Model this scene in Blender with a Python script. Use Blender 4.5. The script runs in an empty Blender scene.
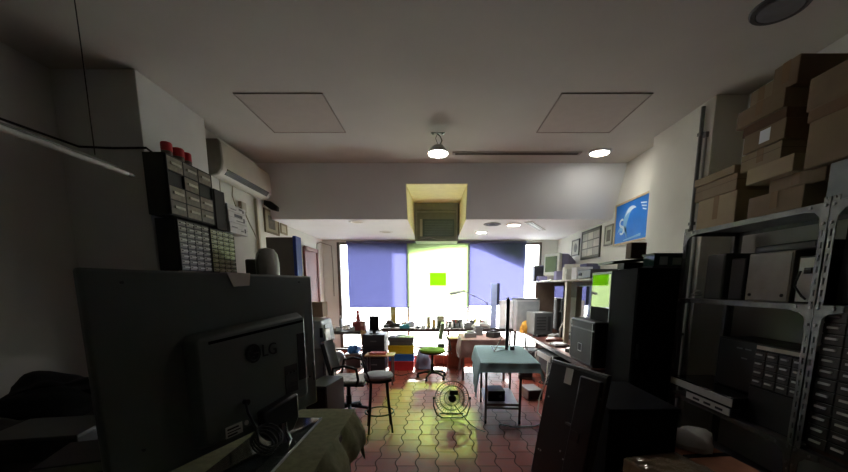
import bpy, bmesh, math, random
from mathutils import Vector, Matrix, Euler
random.seed(7)
SC = bpy.context.scene
COL = SC.collection
PI = math.pi
R = math.radians

# ------------------------------------------------------------------ camera, world, sun, exposure
F, TILT, CX, HY, EYE = 370.0, R(9), 437.0, 286.0, 1.75      # focal length in pixels, tilt, vanishing point, eye height
cam = bpy.data.objects.new('camera', bpy.data.cameras.new('camera'))
COL.objects.link(cam)
cam.data.sensor_width = 36
cam.data.lens = F / 848 * 36
CY = HY + F * math.tan(TILT)
cam.data.shift_x = (424 - CX) / 848
cam.data.shift_y = (CY - 236) / 848
cam.data.clip_start = 0.02
cam.location = (0, 0, EYE)
cam.rotation_euler = (PI / 2 - TILT, 0, 0)
SC.camera = cam

world = bpy.data.worlds.new('daylight')
world.use_nodes = True
SC.world = world
bgn = world.node_tree.nodes['Background']
bgn.inputs[0].default_value = (0.87, 0.95, 1.0, 1)
bgn.inputs[1].default_value = 6.0

sun = bpy.data.objects.new('sun', bpy.data.lights.new('sun', 'SUN'))
COL.objects.link(sun)
sun.data.energy = 17
sun.data.angle = R(3.0)
sun.data.color = (1.0, 0.96, 0.88)
sun.location = (1, 14, 9)
sun.rotation_euler = Vector((-0.057, -1.0, -0.49)).to_track_quat('-Z', 'Y').to_euler()

SC.view_settings.view_transform = 'Standard'
SC.view_settings.look = 'None'
SC.view_settings.gamma = 1
SC.view_settings.use_curve_mapping = False
SC.view_settings.exposure = 1.7
SC.cycles.max_bounces = 14
SC.cycles.diffuse_bounces = 8
SC.cycles.transparent_max_bounces = 12
SC.cycles.sample_clamp_indirect = 6
SC.cycles.use_denoising = True
cT, sT = math.cos(TILT), math.sin(TILT)


def at(px, py, Y):                      # point of the photograph at distance Y into the room
    k = (CY - py) / F
    Z = Y * (k * cT - sT) / (cT + k * sT)
    D = Y * cT - Z * sT
    return (px - CX) * D / F, Z + EYE


def on(px, py, z):                      # point of the photograph at height z
    Z = z - EYE
    k = (CY - py) / F
    Y = Z * (cT + k * sT) / (k * cT - sT)
    return (px - CX) * (Y * cT - Z * sT) / F, Y


def wl(px, py, x):                      # point of the photograph on a plane x = const -> (Y, z)
    k = (CY - py) / F
    D = x / ((px - CX) / F)
    v = k * D
    return D * cT + v * sT, -D * sT + v * cT + EYE


# ------------------------------------------------------------------ materials
def C(r, g, b):
    f = lambda v: (v / 255) / 12.92 if v / 255 < 0.04045 else ((v / 255 + 0.055) / 1.055) ** 2.4
    return (f(r), f(g), f(b), 1)


def nt(name):
    m = bpy.data.materials.new(name)
    m.use_nodes = True
    n = m.node_tree
    return m, n, n.nodes['Principled BSDF']


_cache = {}


def M(rgb, rough=0.6, metal=0.0, noise=0.12, scale=8.0, bump=0.0, spec=0.5, coat=0.0):
    key = (rgb, rough, metal, noise, scale, bump, spec, coat)
    if key in _cache:
        return _cache[key]
    m, n, p = nt('surface_%03d' % len(_cache))
    c = C(*rgb)
    tc = n.nodes.new('ShaderNodeTexCoord')
    nz = n.nodes.new('ShaderNodeTexNoise')
    nz.inputs['Scale'].default_value = scale
    nz.inputs['Detail'].default_value = 4
    n.links.new(tc.outputs['Object'], nz.inputs['Vector'])
    rp = n.nodes.new('ShaderNodeValToRGB')
    rp.color_ramp.elements[0].position = 0.3
    rp.color_ramp.elements[1].position = 0.7
    rp.color_ramp.elements[0].color = tuple(v * (1 - noise) for v in c[:3]) + (1,)
    rp.color_ramp.elements[1].color = tuple(min(1, v * (1 + noise)) for v in c[:3]) + (1,)
    n.links.new(nz.outputs['Fac'], rp.inputs['Fac'])
    n.links.new(rp.outputs['Color'], p.inputs['Base Color'])
    p.inputs['Roughness'].default_value = rough
    p.inputs['Metallic'].default_value = metal
    p.inputs['Specular IOR Level'].default_value = spec
    p.inputs['Coat Weight'].default_value = coat
    if bump:
        b = n.nodes.new('ShaderNodeBump')
        b.inputs['Strength'].default_value = bump
        b.inputs['Distance'].default_value = 0.01
        n.links.new(nz.outputs['Fac'], b.inputs['Height'])
        n.links.new(b.outputs['Normal'], p.inputs['Normal'])
    _cache[key] = m
    return m


def glow(name, rgb, strength):
    m, n, p = nt(name)
    p.inputs['Base Color'].default_value = C(*rgb)
    p.inputs['Emission Color'].default_value = C(*rgb)
    p.inputs['Emission Strength'].default_value = strength
    return m


def blind_mat(name, col, see, weave=None):
    m, n, p = nt(name)
    n.nodes.remove(p)
    out = n.nodes['Material Output']
    tc = n.nodes.new('ShaderNodeTexCoord')
    wv = n.nodes.new('ShaderNodeTexWave')
    wv.inputs['Scale'].default_value = 60
    wv.bands_direction = 'Z'
    n.links.new(tc.outputs['Object'], wv.inputs['Vector'])
    mx = n.nodes.new('ShaderNodeMixRGB')
    n.links.new(wv.outputs['Fac'], mx.inputs['Fac'])
    mx.inputs[1].default_value = tuple(v * 0.94 for v in col[:3]) + (1,)
    mx.inputs[2].default_value = tuple(col[:3]) + (1,)
    tl = n.nodes.new('ShaderNodeBsdfTranslucent')
    df = n.nodes.new('ShaderNodeBsdfDiffuse')
    tr = n.nodes.new('ShaderNodeBsdfTransparent')
    n.links.new(mx.outputs[0], tl.inputs['Color'])
    n.links.new(mx.outputs[0], df.inputs['Color'])
    tr.inputs['Color'].default_value = weave or tuple(min(1, v / max(col[:3])) for v in col[:3]) + (1,)
    a = n.nodes.new('ShaderNodeMixShader')
    a.inputs[0].default_value = 0.35
    n.links.new(tl.outputs[0], a.inputs[1])
    n.links.new(df.outputs[0], a.inputs[2])
    b = n.nodes.new('ShaderNodeMixShader')
    b.inputs[0].default_value = see
    n.links.new(a.outputs[0], b.inputs[1])
    n.links.new(tr.outputs[0], b.inputs[2])
    n.links.new(b.outputs[0], out.inputs['Surface'])
    return m


def glass_mat(name, tint=(1, 1, 1, 1), refl=0.06):
    m, n, p = nt(name)
    n.nodes.remove(p)
    out = n.nodes['Material Output']
    tr = n.nodes.new('ShaderNodeBsdfTransparent')
    tr.inputs['Color'].default_value = tint
    gl = n.nodes.new('ShaderNodeBsdfGlossy')
    gl.inputs['Roughness'].default_value = 0.03
    lw = n.nodes.new('ShaderNodeLayerWeight')
    lw.inputs['Blend'].default_value = 0.25
    mp = n.nodes.new('ShaderNodeMath')
    mp.operation = 'MULTIPLY_ADD'
    mp.inputs[1].default_value = 0.6
    mp.inputs[2].default_value = refl
    n.links.new(lw.outputs['Fresnel'], mp.inputs[0])
    mx = n.nodes.new('ShaderNodeMixShader')
    n.links.new(mp.outputs[0], mx.inputs[0])
    n.links.new(tr.outputs[0], mx.inputs[1])
    n.links.new(gl.outputs[0], mx.inputs[2])
    n.links.new(mx.outputs[0], out.inputs['Surface'])
    return m


def floor_mat():
    m, n, p = nt('lobed_clay_tiles')
    N, L = n.nodes.new, n.links.new

    def mth(op, a, b=None, c=None):
        q = N('ShaderNodeMath')
        q.operation = op
        for i, v in enumerate((a, b, c)):
            if v is None:
                continue
            if isinstance(v, (int, float)):
                q.inputs[i].default_value = v
            else:
                L(v, q.inputs[i])
        return q.outputs[0]
    g = N('ShaderNodeNewGeometry')
    sp = N('ShaderNodeSeparateXYZ')
    L(g.outputs['Position'], sp.inputs[0])
    x, y = sp.outputs[0], sp.outputs[1]
    W, H = 0.20, 0.31
    # seams running into the room swing to and fro; every other column is half a tile on
    wob = mth('MULTIPLY', mth('SINE', mth('MULTIPLY', y, 2 * PI / H)), 0.018)
    u = mth('DIVIDE', mth('ADD', x, wob), W)
    ci = mth('FLOOR', u)
    fu = mth('FRACT', u)
    v = mth('ADD', mth('DIVIDE', y, H), mth('MULTIPLY', mth('MODULO', mth('ABSOLUTE', ci), 2.0), 0.5))
    ri = mth('FLOOR', v)
    fv = mth('FRACT', v)
    du = mth('MULTIPLY', mth('MINIMUM', fu, mth('SUBTRACT', 1.0, fu)), W)
    dv = mth('MULTIPLY', mth('MINIMUM', fv, mth('SUBTRACT', 1.0, fv)), H)
    d = mth('MINIMUM', du, dv)
    mr = N('ShaderNodeMapRange')
    L(d, mr.inputs['Value'])
    mr.inputs['From Min'].default_value = 0.003
    mr.inputs['From Max'].default_value = 0.008
    cb = N('ShaderNodeCombineXYZ')
    L(ci, cb.inputs[0])
    L(ri, cb.inputs[1])
    wn = N('ShaderNodeTexWhiteNoise')
    L(cb.outputs[0], wn.inputs['Vector'])
    rp = N('ShaderNodeValToRGB')
    rp.color_ramp.elements[0].color = C(116, 48, 32)
    rp.color_ramp.elements[1].color = C(144, 66, 46)
    L(wn.outputs['Value'], rp.inputs['Fac'])
    nz = N('ShaderNodeTexNoise')
    nz.inputs['Scale'].default_value = 9
    nz.inputs['Detail'].default_value = 6
    L(g.outputs['Position'], nz.inputs['Vector'])
    m2 = N('ShaderNodeMixRGB')
    m2.blend_type = 'MULTIPLY'
    m2.inputs[0].default_value = 0.45
    L(rp.outputs['Color'], m2.inputs[1])
    L(nz.outputs['Color'], m2.inputs[2])
    hs = N('ShaderNodeHueSaturation')
    hs.inputs['Value'].default_value = 1.25
    L(m2.outputs[0], hs.inputs['Color'])
    m3 = N('ShaderNodeMixRGB')
    L(mr.outputs['Result'], m3.inputs[0])
    m3.inputs[1].default_value = C(62, 38, 29)
    L(hs.outputs['Color'], m3.inputs[2])
    L(m3.outputs[0], p.inputs['Base Color'])
    rr = N('ShaderNodeMapRange')
    L(nz.outputs['Fac'], rr.inputs['Value'])
    p.inputs['Specular IOR Level'].default_value = 0.3
    rr.inputs['To Min'].default_value = 0.38
    rr.inputs['To Max'].default_value = 0.56
    gr = N('ShaderNodeMixRGB')
    L(mr.outputs['Result'], gr.inputs[0])
    gr.inputs[1].default_value = (0.95, 0.95, 0.95, 1)
    L(rr.outputs['Result'], gr.inputs[2])
    L(gr.outputs[0], p.inputs['Roughness'])
    bp = N('ShaderNodeBump')
    bp.inputs['Strength'].default_value = 0.5
    bp.inputs['Distance'].default_value = 0.004
    L(mr.outputs['Result'], bp.inputs['Height'])
    L(bp.outputs['Normal'], p.inputs['Normal'])
    return m


WALL = M((222, 222, 213), 0.85, noise=0.05, scale=2.5, bump=0.08)
WALLDIM = M((212, 213, 210), 0.9, noise=0.05, scale=2.0, bump=0.08)
CEIL = M((196, 195, 188), 0.9, noise=0.04, scale=1.5, bump=0.05)
CREAM = M((250, 247, 196), 0.8, noise=0.05)
WHITE = M((226, 226, 222), 0.5, noise=0.04)
BLACK = M((20, 21, 22), 0.5, noise=0.15, spec=0.3)
BLACKM = M((13, 14, 15), 0.9, noise=0.2, spec=0.1)
GLOSSB = M((9, 10, 11), 0.12, noise=0.1)
MIRRORB = M((4, 4, 5), 0.03, noise=0.1, spec=1.0, coat=1.0)
DGREY = M((54, 56, 58), 0.55, noise=0.1)
GREY = M((112, 114, 114), 0.55, noise=0.08)
LGREY = M((168, 170, 168), 0.5, noise=0.06)
METAL = M((120, 122, 122), 0.38, 0.85, noise=0.2, scale=14)
CHROME = M((205, 205, 205), 0.15, 1.0, noise=0.05)
CARD = M((150, 132, 108), 0.85, noise=0.07, scale=5)
CARD2 = M((134, 114, 90), 0.85, noise=0.08, scale=5)
CARD3 = M((172, 154, 126), 0.85, noise=0.06, scale=5)
TAPE = M((128, 98, 62), 0.3, noise=0.1)
PAPER = M((226, 224, 216), 0.7, noise=0.03)
RED = M((178, 28, 34), 0.4, noise=0.08)
BLUEP = M((40, 112, 190), 0.45, noise=0.06)
YELP = M((214, 186, 30), 0.45, noise=0.06)
REDP = M((196, 48, 52), 0.45, noise=0.06)
GREEN = M((112, 160, 40), 0.8, noise=0.12, scale=30)
WOODD = M((74, 50, 36), 0.6, noise=0.25, scale=6)
WOODR = M((120, 58, 40), 0.5, noise=0.25, scale=6)
WOODL = M((186, 150, 100), 0.6, noise=0.2, scale=6)
OLIVE = M((138, 138, 102), 0.95, noise=0.18, scale=25, bump=0.4)
TEAL = M((172, 206, 210), 0.9, noise=0.06, scale=20, bump=0.2)
CABLE = M((14, 14, 15), 0.5)
CABLEW = M((214, 210, 200), 0.5)
GLASS = glass_mat('clear_glass')
CLEARP = glass_mat('clear_plastic', (0.93, 0.95, 0.95, 1), 0.08)
STICK = M((214, 214, 208), 0.6, noise=0.05)


# ------------------------------------------------------------------ mesh helpers
class B:
    def __init__(s):
        s.bm = bmesh.new()

    def box(s, c, d, rz=0, rx=0, ry=0):
        m = Matrix.Translation(c) @ Euler((rx, ry, rz)).to_matrix().to_4x4() @ Matrix.Diagonal((d[0], d[1], d[2], 1))
        bmesh.ops.create_cube(s.bm, size=1, matrix=m)
        return s

    def bb(s, x0, x1, y0, y1, z0, z1):
        return s.box(((x0 + x1) / 2, (y0 + y1) / 2, (z0 + z1) / 2), (abs(x1 - x0), abs(y1 - y0), abs(z1 - z0)))

    def cyl(s, p0, p1, r, r2=None, n=16):
        p0, p1 = Vector(p0), Vector(p1)
        d = p1 - p0
        q = d.to_track_quat('Z', 'Y').to_matrix().to_4x4()
        m = Matrix.Translation((p0 + p1) / 2) @ q
        bmesh.ops.create_cone(s.bm, cap_ends=True, segments=n, radius1=r, radius2=r if r2 is None else r2, depth=d.length, matrix=m)
        return s

    def tube(s, pts, r, closed=False, n=8):
        pts = [Vector(p) for p in pts]
        k = len(pts)
        rings = []
        up = None
        for i, p in enumerate(pts):
            a = pts[i - 1] if (i > 0 or closed) else p
            b = pts[(i + 1) % k] if (i < k - 1 or closed) else p
            t = (b - a).normalized()
            if up is None:
                up = t.orthogonal().normalized()
            up = (up - t * up.dot(t))
            if up.length < 1e-5:
                up = t.orthogonal()
            up.normalize()
            w = t.cross(up)
            rr = r[i] if isinstance(r, (list, tuple)) else r
            rings.append([s.bm.verts.new(p + (up * math.cos(2 * PI * j / n) + w * math.sin(2 * PI * j / n)) * rr) for j in range(n)])
        for i in range(k if closed else k - 1):
            A, Bq = rings[i], rings[(i + 1) % k]
            for j in range(n):
                s.bm.faces.new((A[j], A[(j + 1) % n], Bq[(j + 1) % n], Bq[j]))
        if not closed:
            s.bm.faces.new(list(reversed(rings[0])))
            s.bm.faces.new(rings[-1])
        return s

    def lathe(s, prof, c=(0, 0, 0), n=20, axis='z'):
        rings = []
        for r, z in prof:
            ring = []
            for j in range(n):
                a = 2 * PI * j / n
                v = (r * math.cos(a), r * math.sin(a), z)
                if axis == 'y':
                    v = (v[0], v[2], v[1])
                elif axis == 'x':
                    v = (v[2], v[0], v[1])
                ring.append(s.bm.verts.new(Vector(v) + Vector(c)))
            rings.append(ring)
        for A, Bq in zip(rings, rings[1:]):
            for j in range(n):
                s.bm.faces.new((A[j], A[(j + 1) % n], Bq[(j + 1) % n], Bq[j]))
        s.bm.faces.new(list(reversed(rings[0])))
        s.bm.faces.new(rings[-1])
        return s

    def prism(s, pts, a, b, plane='xy'):
        def P(u, v, w):
            return {'xy': (u, v, w), 'xz': (u, w, v), 'yz': (w, u, v)}[plane]
        A = [s.bm.verts.new(P(u, v, a)) for u, v in pts]
        Q = [s.bm.verts.new(P(u, v, b)) for u, v in pts]
        k = len(pts)
        for i in range(k):
            s.bm.faces.new((A[i], A[(i + 1) % k], Q[(i + 1) % k], Q[i]))
        s.bm.faces.new(list(reversed(A)))
        s.bm.faces.new(Q)
        return s

    def blob(s, c, r, amp=0.15, seed=0, sub=3, flat=True):
        rnd = random.Random(seed)
        ph = [(Vector((rnd.uniform(-1, 1), rnd.uniform(-1, 1), rnd.uniform(-1, 1))) * rnd.uniform(2, 6), rnd.uniform(0, 6)) for _ in range(7)]
        k = bmesh.ops.create_icosphere(s.bm, subdivisions=sub, radius=1)
        for v in k['verts']:
            q = v.co.copy()
            d = 1 + amp * sum(math.sin(q.dot(f) + o) for f, o in ph) / 3
            q = q * d
            if flat and q.z < -0.55:
                q.z = -0.55
            v.co = Vector((c[0] + q.x * r[0], c[1] + q.y * r[1], c[2] + q.z * r[2]))
        return s

    def grid(s, f, nu, nv, t=0.0):
        V = [[s.bm.verts.new(f(i / nu, j / nv)) for j in range(nv + 1)] for i in range(nu + 1)]
        fs = []
        for i in range(nu):
            for j in range(nv):
                fs.append(s.bm.faces.new((V[i][j], V[i + 1][j], V[i + 1][j + 1], V[i][j + 1])))
        if t:
            bmesh.ops.recalc_face_normals(s.bm, faces=fs)
            bmesh.ops.solidify(s.bm, geom=fs, thickness=t)
        return s

    def obj(s, name, mat, parent=None, bevel=0, loc=None, rot=None, seg=2):
        bmesh.ops.recalc_face_normals(s.bm, faces=s.bm.faces[:])
        me = bpy.data.meshes.new(name)
        s.bm.to_mesh(me)
        s.bm.free()
        me.materials.append(mat)
        for p in me.polygons:
            p.use_smooth = True
        me.set_sharp_from_angle(angle=R(38))
        o = bpy.data.objects.new(name, me)
        COL.objects.link(o)
        if parent:
            o.parent = parent
        if loc:
            o.location = loc
        if rot:
            o.rotation_euler = rot
        if bevel:
            bv = o.modifiers.new('bevel', 'BEVEL')
            bv.width = bevel
            bv.segments = seg
            bv.limit_method = 'ANGLE'
            bv.angle_limit = R(40)
        return o


def tag(o, label, cat, group=None):
    o['label'] = label
    o['category'] = cat
    if group:
        o['group'] = group
    return o


def thing(name, label, cat, loc=(0, 0, 0), rz=0, group=None):
    o = bpy.data.objects.new(name, None)
    o.empty_display_size = 0.1
    COL.objects.link(o)
    o.location = loc
    o.rotation_euler = (0, 0, rz)
    return tag(o, label, cat, group)


def struct(o):
    o['kind'] = 'structure'
    return o


def dup(root, loc, rz, label, group=None):
    r = root.copy()
    COL.objects.link(r)
    r.location = loc
    r.rotation_euler = (0, 0, rz)
    r['label'] = label
    if group:
        r['group'] = group
    for ch in list(root.children):
        c = ch.copy()
        COL.objects.link(c)
        c.parent = r
        for g in list(ch.children):
            d = g.copy()
            COL.objects.link(d)
            d.parent = c
    return r


def text(name, body, size, mat, parent, loc, rot, ext=0.001, align='CENTER'):
    cu = bpy.data.curves.new(name, 'FONT')
    cu.body = body
    cu.size = size
    cu.extrude = ext
    cu.align_x = align
    cu.align_y = 'CENTER'
    tmp = bpy.data.objects.new(name, cu)
    me = bpy.data.meshes.new_from_object(tmp)
    bpy.data.objects.remove(tmp)
    me.name = name
    me.materials.clear()
    me.materials.append(mat)
    o = bpy.data.objects.new(name, me)
    COL.objects.link(o)
    o.parent = parent
    o.location = loc
    o.rotation_euler = rot
    return o


def arc(c, r, a0, a1, n, plane='xy'):
    out = []
    for i in range(n + 1):
        a = R(a0 + (a1 - a0) * i / n)
        u, v = r * math.cos(a), r * math.sin(a)
        out.append({'xy': (c[0] + u, c[1] + v, c[2]), 'xz': (c[0] + u, c[1], c[2] + v), 'yz': (c[0], c[1] + u, c[2] + v)}[plane])
    return out


# ------------------------------------------------------------------ the room
ZC, ZF, YB = 3.63, 2.86, 9.3
XL, XR = -2.80, 2.95
struct(B().bb(-3.6, 3.3, -1.7, YB + 0.25, -0.1, 0).obj('floor', floor_mat()))
struct(B().bb(-3.6, 3.3, -1.7, YB + 0.25, ZC, ZC + 0.15).obj('ceiling', CEIL))
struct(B().bb(-3.55, -3.40, -1.7, 3.6, 0, ZC).obj('wall_left_front', WALLDIM))
struct(B().bb(-3.55, -2.65, 3.58, 4.56, 0, ZC).obj('wall_left_column', WALLDIM, bevel=0.006))
struct(B().bb(-2.95, XL, 4.5, YB + 0.1, 0, ZC).obj('wall_left', WALL))
struct(B().bb(3.1, 3.25, -1.7, 4.1, 0, ZC).obj('wall_right_front', WALLDIM))
struct(B().bb(2.78, 3.25, 4.02, 5.10, 0, ZC).obj('wall_right_column', WALL, bevel=0.006))
struct(B().bb(XR, 3.1, 5.05, YB + 0.1, 0, ZC).obj('wall_right', WALL))
struct(B().bb(-3.55, 3.25, -1.7, -1.55, 0, ZC).obj('wall_behind', M((96, 94, 90), 0.9)))
wb = B()
WX0, WX1, WZ0, WZ1 = -2.44, 2.55, 0.18, 2.80
wb.bb(XL - 0.1, WX0, YB, YB + 0.2, 0, ZC).bb(WX1, XR + 0.1, YB, YB + 0.2, 0, ZC).bb(WX0, WX1, YB, YB + 0.2, WZ1, ZC)
struct(wb.obj('wall_back', WALL))
struct(B().bb(WX0, WX1, YB - 0.02, YB + 0.2, 0, WZ0).obj('trim_1', M((132, 64, 48), 0.5, noise=0.2, scale=12)))
# lowered far ceiling with its slanting front and the niche cut into it
NX0, NX1 = -0.50, 0.49
so = B()
for a, b in ((XL, NX0), (NX1, XR)):
    so.prism([(6.1, ZC), (YB, ZC), (YB, ZF), (6.5, ZF)], a, b, 'yz')
so.prism([(6.1, ZC), (YB, ZC), (YB, 3.56), (8.35, 3.53), (6.235, 3.37)], NX0, NX1, 'yz')
struct(so.obj('ceiling_lowered', M((234, 236, 238), 0.9, noise=0.03, scale=1.5)))
nb = B()
for xa, xb in ((NX0, NX0 + 0.006), (NX1 - 0.006, NX1)):
    nb.prism([(6.245, 3.365), (8.36, 3.53), (8.36, ZF + 0.002), (6.505, ZF + 0.002)], xa, xb, 'yz')
nb.prism([(6.245, 3.366), (8.36, 3.53), (8.36, 3.524), (6.245, 3.360)], NX0, NX1, 'yz')
struct(nb.obj('trim_2', CREAM))  # liner faces added; the yellow light on the niche is put into their cream
# window with frame, mullions and panes
win = struct(B().bb(WX0, WX0 + 0.07, YB - 0.04, YB + 0.1, WZ0, WZ1).bb(WX1 - 0.05, WX1, YB - 0.04, YB + 0.1, WZ0, WZ1)
             .bb(WX0, WX1, YB, YB + 0.1, WZ1 - 0.05, WZ1).bb(WX0, WX1, YB, YB + 0.1, WZ0, WZ0 + 0.05)
             .obj('window_1', M((92, 84, 74), 0.5, 0.3)))
mu = B()
for x in (-0.72, 0.78):
    mu.bb(x - 0.03, x + 0.03, YB, YB + 0.09, WZ0, WZ1)
mu.obj('window_mullions', M((200, 198, 190), 0.5), win)
for a, b in ((WX0 + 0.07, -0.75), (-0.69, 0.75), (0.81, WX1 - 0.05)):
    B().bb(a, b, YB + 0.045, YB + 0.051, WZ0 + 0.05, WZ1 - 0.05).obj('window_pane', GLASS, win)
# raised display plinth behind the shop window, under the long bench
struct(B().bb(-1.30, 1.86, 8.28, YB - 0.02, 0, 0.198).obj('trim_5', M((124, 58, 42), 0.6, noise=0.2, scale=12), None, 0.004))
# baseboards
struct(B().bb(XL, XL + 0.012, 4.56, YB, 0, 0.08).obj('baseboard_left', M((110, 60, 46), 0.5)))
# door on the left wall
d1 = struct(B().bb(XL, XL + 0.03, 7.92, 8.78, 0, 2.56).obj('door_1', M((112, 58, 54), 0.5, noise=0.1)))
B().bb(XL + 0.03, XL + 0.055, 7.90, 7.98, 0, 2.58).bb(XL + 0.03, XL + 0.055, 8.72, 8.80, 0, 2.58).bb(XL + 0.03, XL + 0.055, 7.90, 8.80, 2.50, 2.58).obj('door_frame', M((128, 78, 68), 0.5), d1)
B().cyl((XL + 0.03, 8.1, 1.05), (XL + 0.08, 8.1, 1.05), 0.012).cyl((XL + 0.08, 8.08, 1.05), (XL + 0.08, 8.2, 1.05), 0.01).obj('door_handle', METAL, d1)
# outside: pale street, plus a board and cloth added to shade the blinds
struct(B().bb(-14, 14, YB + 0.2, 26, -0.12, -0.02).obj('ground_outside', M((190, 188, 182), 0.9)))
struct(B().bb(-2.25, -0.95, 11.5, 11.54, 2.32, 4.0).bb(-2.45, -2.37, 11.48, 11.56, -0.02, 4.1).bb(-2.45, -0.95, 11.5, 11.55, 3.95, 4.05).obj('sun_blocker_board', M((214, 214, 210), 0.9)))  # unseen board on a post, added to keep sun off the left blind
occ = B()
occ.prism([(-2.2, 2.66), (-0.72, 2.62), (0.70, 2.82), (1.2, 2.66), (2.2, 2.24), (2.2, 2.80), (-2.2, 2.80)], YB + 0.11, YB + 0.14, 'xz')
struct(occ.obj('sun_blocker_strip', blind_mat('added_shade_cloth', (0.30, 0.36, 0.06), 0.0)))  # added cloth, cut so its shade edge slants across the blind tops

# ceiling access panels, slot, vents
for k, (x0, x1, lab) in enumerate(((-2.0, -1.14, 'flush square access panel in the ceiling above the air conditioner side'),
                                   (1.24, 2.12, 'flush square access panel in the ceiling nearer the cardboard boxes'))):
    t = thing('ceiling_hatch', lab, 'hatch', (0, 0, 0), 0, None)
    t.location = ((x0 + x1) / 2, 4.46, ZC)
    w, h = (x1 - x0) / 2, 0.46
    B().bb(-w, w, -h, h, -0.008, 0).obj('panel', M((184, 178, 170), 0.9, noise=0.03), t, 0.002)
    e = B()
    for a in (-1, 1):
        e.bb(-w - 0.012, w + 0.012, a * (h + 0.008) - 0.005, a * (h + 0.008) + 0.005, -0.010, 0)
        e.bb(a * (w + 0.008) - 0.005, a * (w + 0.008) + 0.005, -h - 0.012, h + 0.012, -0.010, 0)
    e.obj('edge_frame', M((150, 144, 137), 0.9), t)
t = thing('slot_diffuser', 'long narrow slot vent in the ceiling between the two lit lamps', 'vent', (1.14, 5.66, ZC))
B().bb(-0.92, 0.92, -0.06, 0.06, -0.012, 0).obj('frame', M((150, 146, 140), 0.7), t, 0.003)
B().bb(-0.88, 0.88, -0.035, -0.008, -0.014, -0.008).bb(-0.88, 0.88, 0.008, 0.035, -0.014, -0.008).obj('slot', M((40, 38, 36), 0.9), t)
LAMP = glow('lamp_white', (255, 250, 240), 14)


def downlight(x, y, z, r, lab, lit, energy=0):
    t = thing('downlight', lab, 'ceiling lamp', (x, y, z))
    B().lathe([(r * 0.78, -0.001), (r * 0.80, -0.02), (r * 0.95, -0.018), (r, -0.008), (r, 0)], n=28).obj('trim_ring', WHITE if lit else DGREY, t)
    B().lathe([(r * 0.76, -0.004), (r * 0.74, -0.022), (r * 0.3, -0.028), (0.002, -0.029)], n=28).obj('lens', LAMP if lit else M((120, 124, 130), 0.2), t)
    if energy:
        l = bpy.data.objects.new('lamp_light', bpy.data.lights.new('lamp_light', 'SPOT'))
        COL.objects.link(l)
        l.data.energy = energy
        l.data.spot_size = R(110)
        l.data.spot_blend = 0.8
        l.data.shadow_soft_size = 0.05
        l.data.color = (1, 0.97, 0.92)
        l.location = (0, 0, -0.06)
        l.parent = t
    return t


downlight(2.31, 5.62, ZC, 0.16, 'round lit downlight in the ceiling near the blue poster', True, 6)
downlight(1.40, 7.0, ZF, 0.14, 'round lit downlight in the lowered ceiling nearest the window side', True, 45)
downlight(0.92, 7.95, ZF, 0.13, 'lit round downlight just beside the niche above the yellow blind', True, 45)
downlight(2.34, 2.85, ZC, 0.17, 'unlit round downlight with a dark ring above the cardboard boxes', False)
for x, y, lab in ((-1.40, 6.72, 'unlit pale round downlight in the lowered ceiling near its slanting edge'),
                  (-1.05, 7.95, 'unlit pale round downlight in the lowered ceiling above the left blind')):
    t = thing('downlight', lab, 'ceiling lamp', (x, y, ZF))
    B().lathe([(0.09, 0), (0.10, -0.012), (0.13, -0.014), (0.145, -0.004), (0.145, 0)], n=24).obj('trim_ring', WHITE, t)
    B().lathe([(0.09, -0.002), (0.088, -0.008), (0.002, -0.009)], n=24).obj('lens', M((176, 166, 140), 0.3), t)
t = thing('round_vent', 'dark round air vent in the lowered ceiling beside a lit downlight', 'vent', (1.0, 6.95, ZF))
B().lathe([(0.15, 0), (0.16, -0.012), (0.13, -0.02), (0.12, -0.008)], n=24).obj('ring', GREY, t)
B().lathe([(0.12, -0.002), (0.10, -0.016), (0.06, -0.010), (0.055, -0.02), (0.002, -0.021)], n=24).obj('cone', DGREY, t)
t = thing('linear_vent', 'narrow grey slot vent running towards the window in the lowered ceiling', 'vent', (1.85, 7.2, ZF), R(-28))
B().bb(-0.07, 0.07, -0.55, 0.55, -0.012, 0).obj('frame', LGREY, t, 0.003)
B().bb(-0.05, -0.01, -0.5, 0.5, -0.014, -0.01).bb(0.01, 0.05, -0.5, 0.5, -0.014, -0.01).obj('slot', DGREY, t)

# the lamp that dangles from the ceiling by its wires
lx, ly = on(438, 151, 3.42)
t = thing('pendant_lamp', 'lit round lamp dangling on a wire below a bracket in mid ceiling', 'ceiling lamp', (lx, ly, ZC))
zz = -0.24
B().lathe([(0.03, zz + 0.10), (0.06, zz + 0.09), (0.10, zz + 0.05), (0.125, zz + 0.01), (0.125, zz)], n=28).obj('housing', WHITE, t)
B().lathe([(0.122, zz - 0.001), (0.115, zz - 0.012), (0.06, zz - 0.022), (0.002, zz - 0.026)], n=28).obj('lens', LAMP, t)
B().bb(-0.09, 0.09, -0.02, 0.02, -0.008, 0).cyl((-0.06, 0, -0.02), (-0.06, 0, 0), 0.016).cyl((0.06, 0, -0.02), (0.06, 0, 0), 0.016).obj('bracket', METAL, t)
B().tube([(-0.02, 0, 0), (0.03, 0, -0.04), (0.05, 0, -0.09), (0.02, 0, zz + 0.10)], 0.006).tube([(0.0, 0, 0), (-0.03, 0, -0.06), (0.0, 0, zz + 0.10)], 0.004).obj('wire', DGREY, t)
l = bpy.data.objects.new('lamp_light', bpy.data.lights.new('lamp_light', 'SPOT'))
COL.objects.link(l)
l.data.energy, l.data.spot_size, l.data.spot_blend, l.data.shadow_soft_size = 12, R(120), 0.8, 0.05
l.location = (0, 0, zz - 0.05)
l.parent = t

# ------------------------------------------------------------------ blinds
BL = blind_mat('blue_blind', (0.038, 0.040, 0.100), 0.003)
YE = blind_mat('lime_blind', (0.12, 0.155, 0.080), 0.035, (0.6, 0.95, 0.16, 1))


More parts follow.
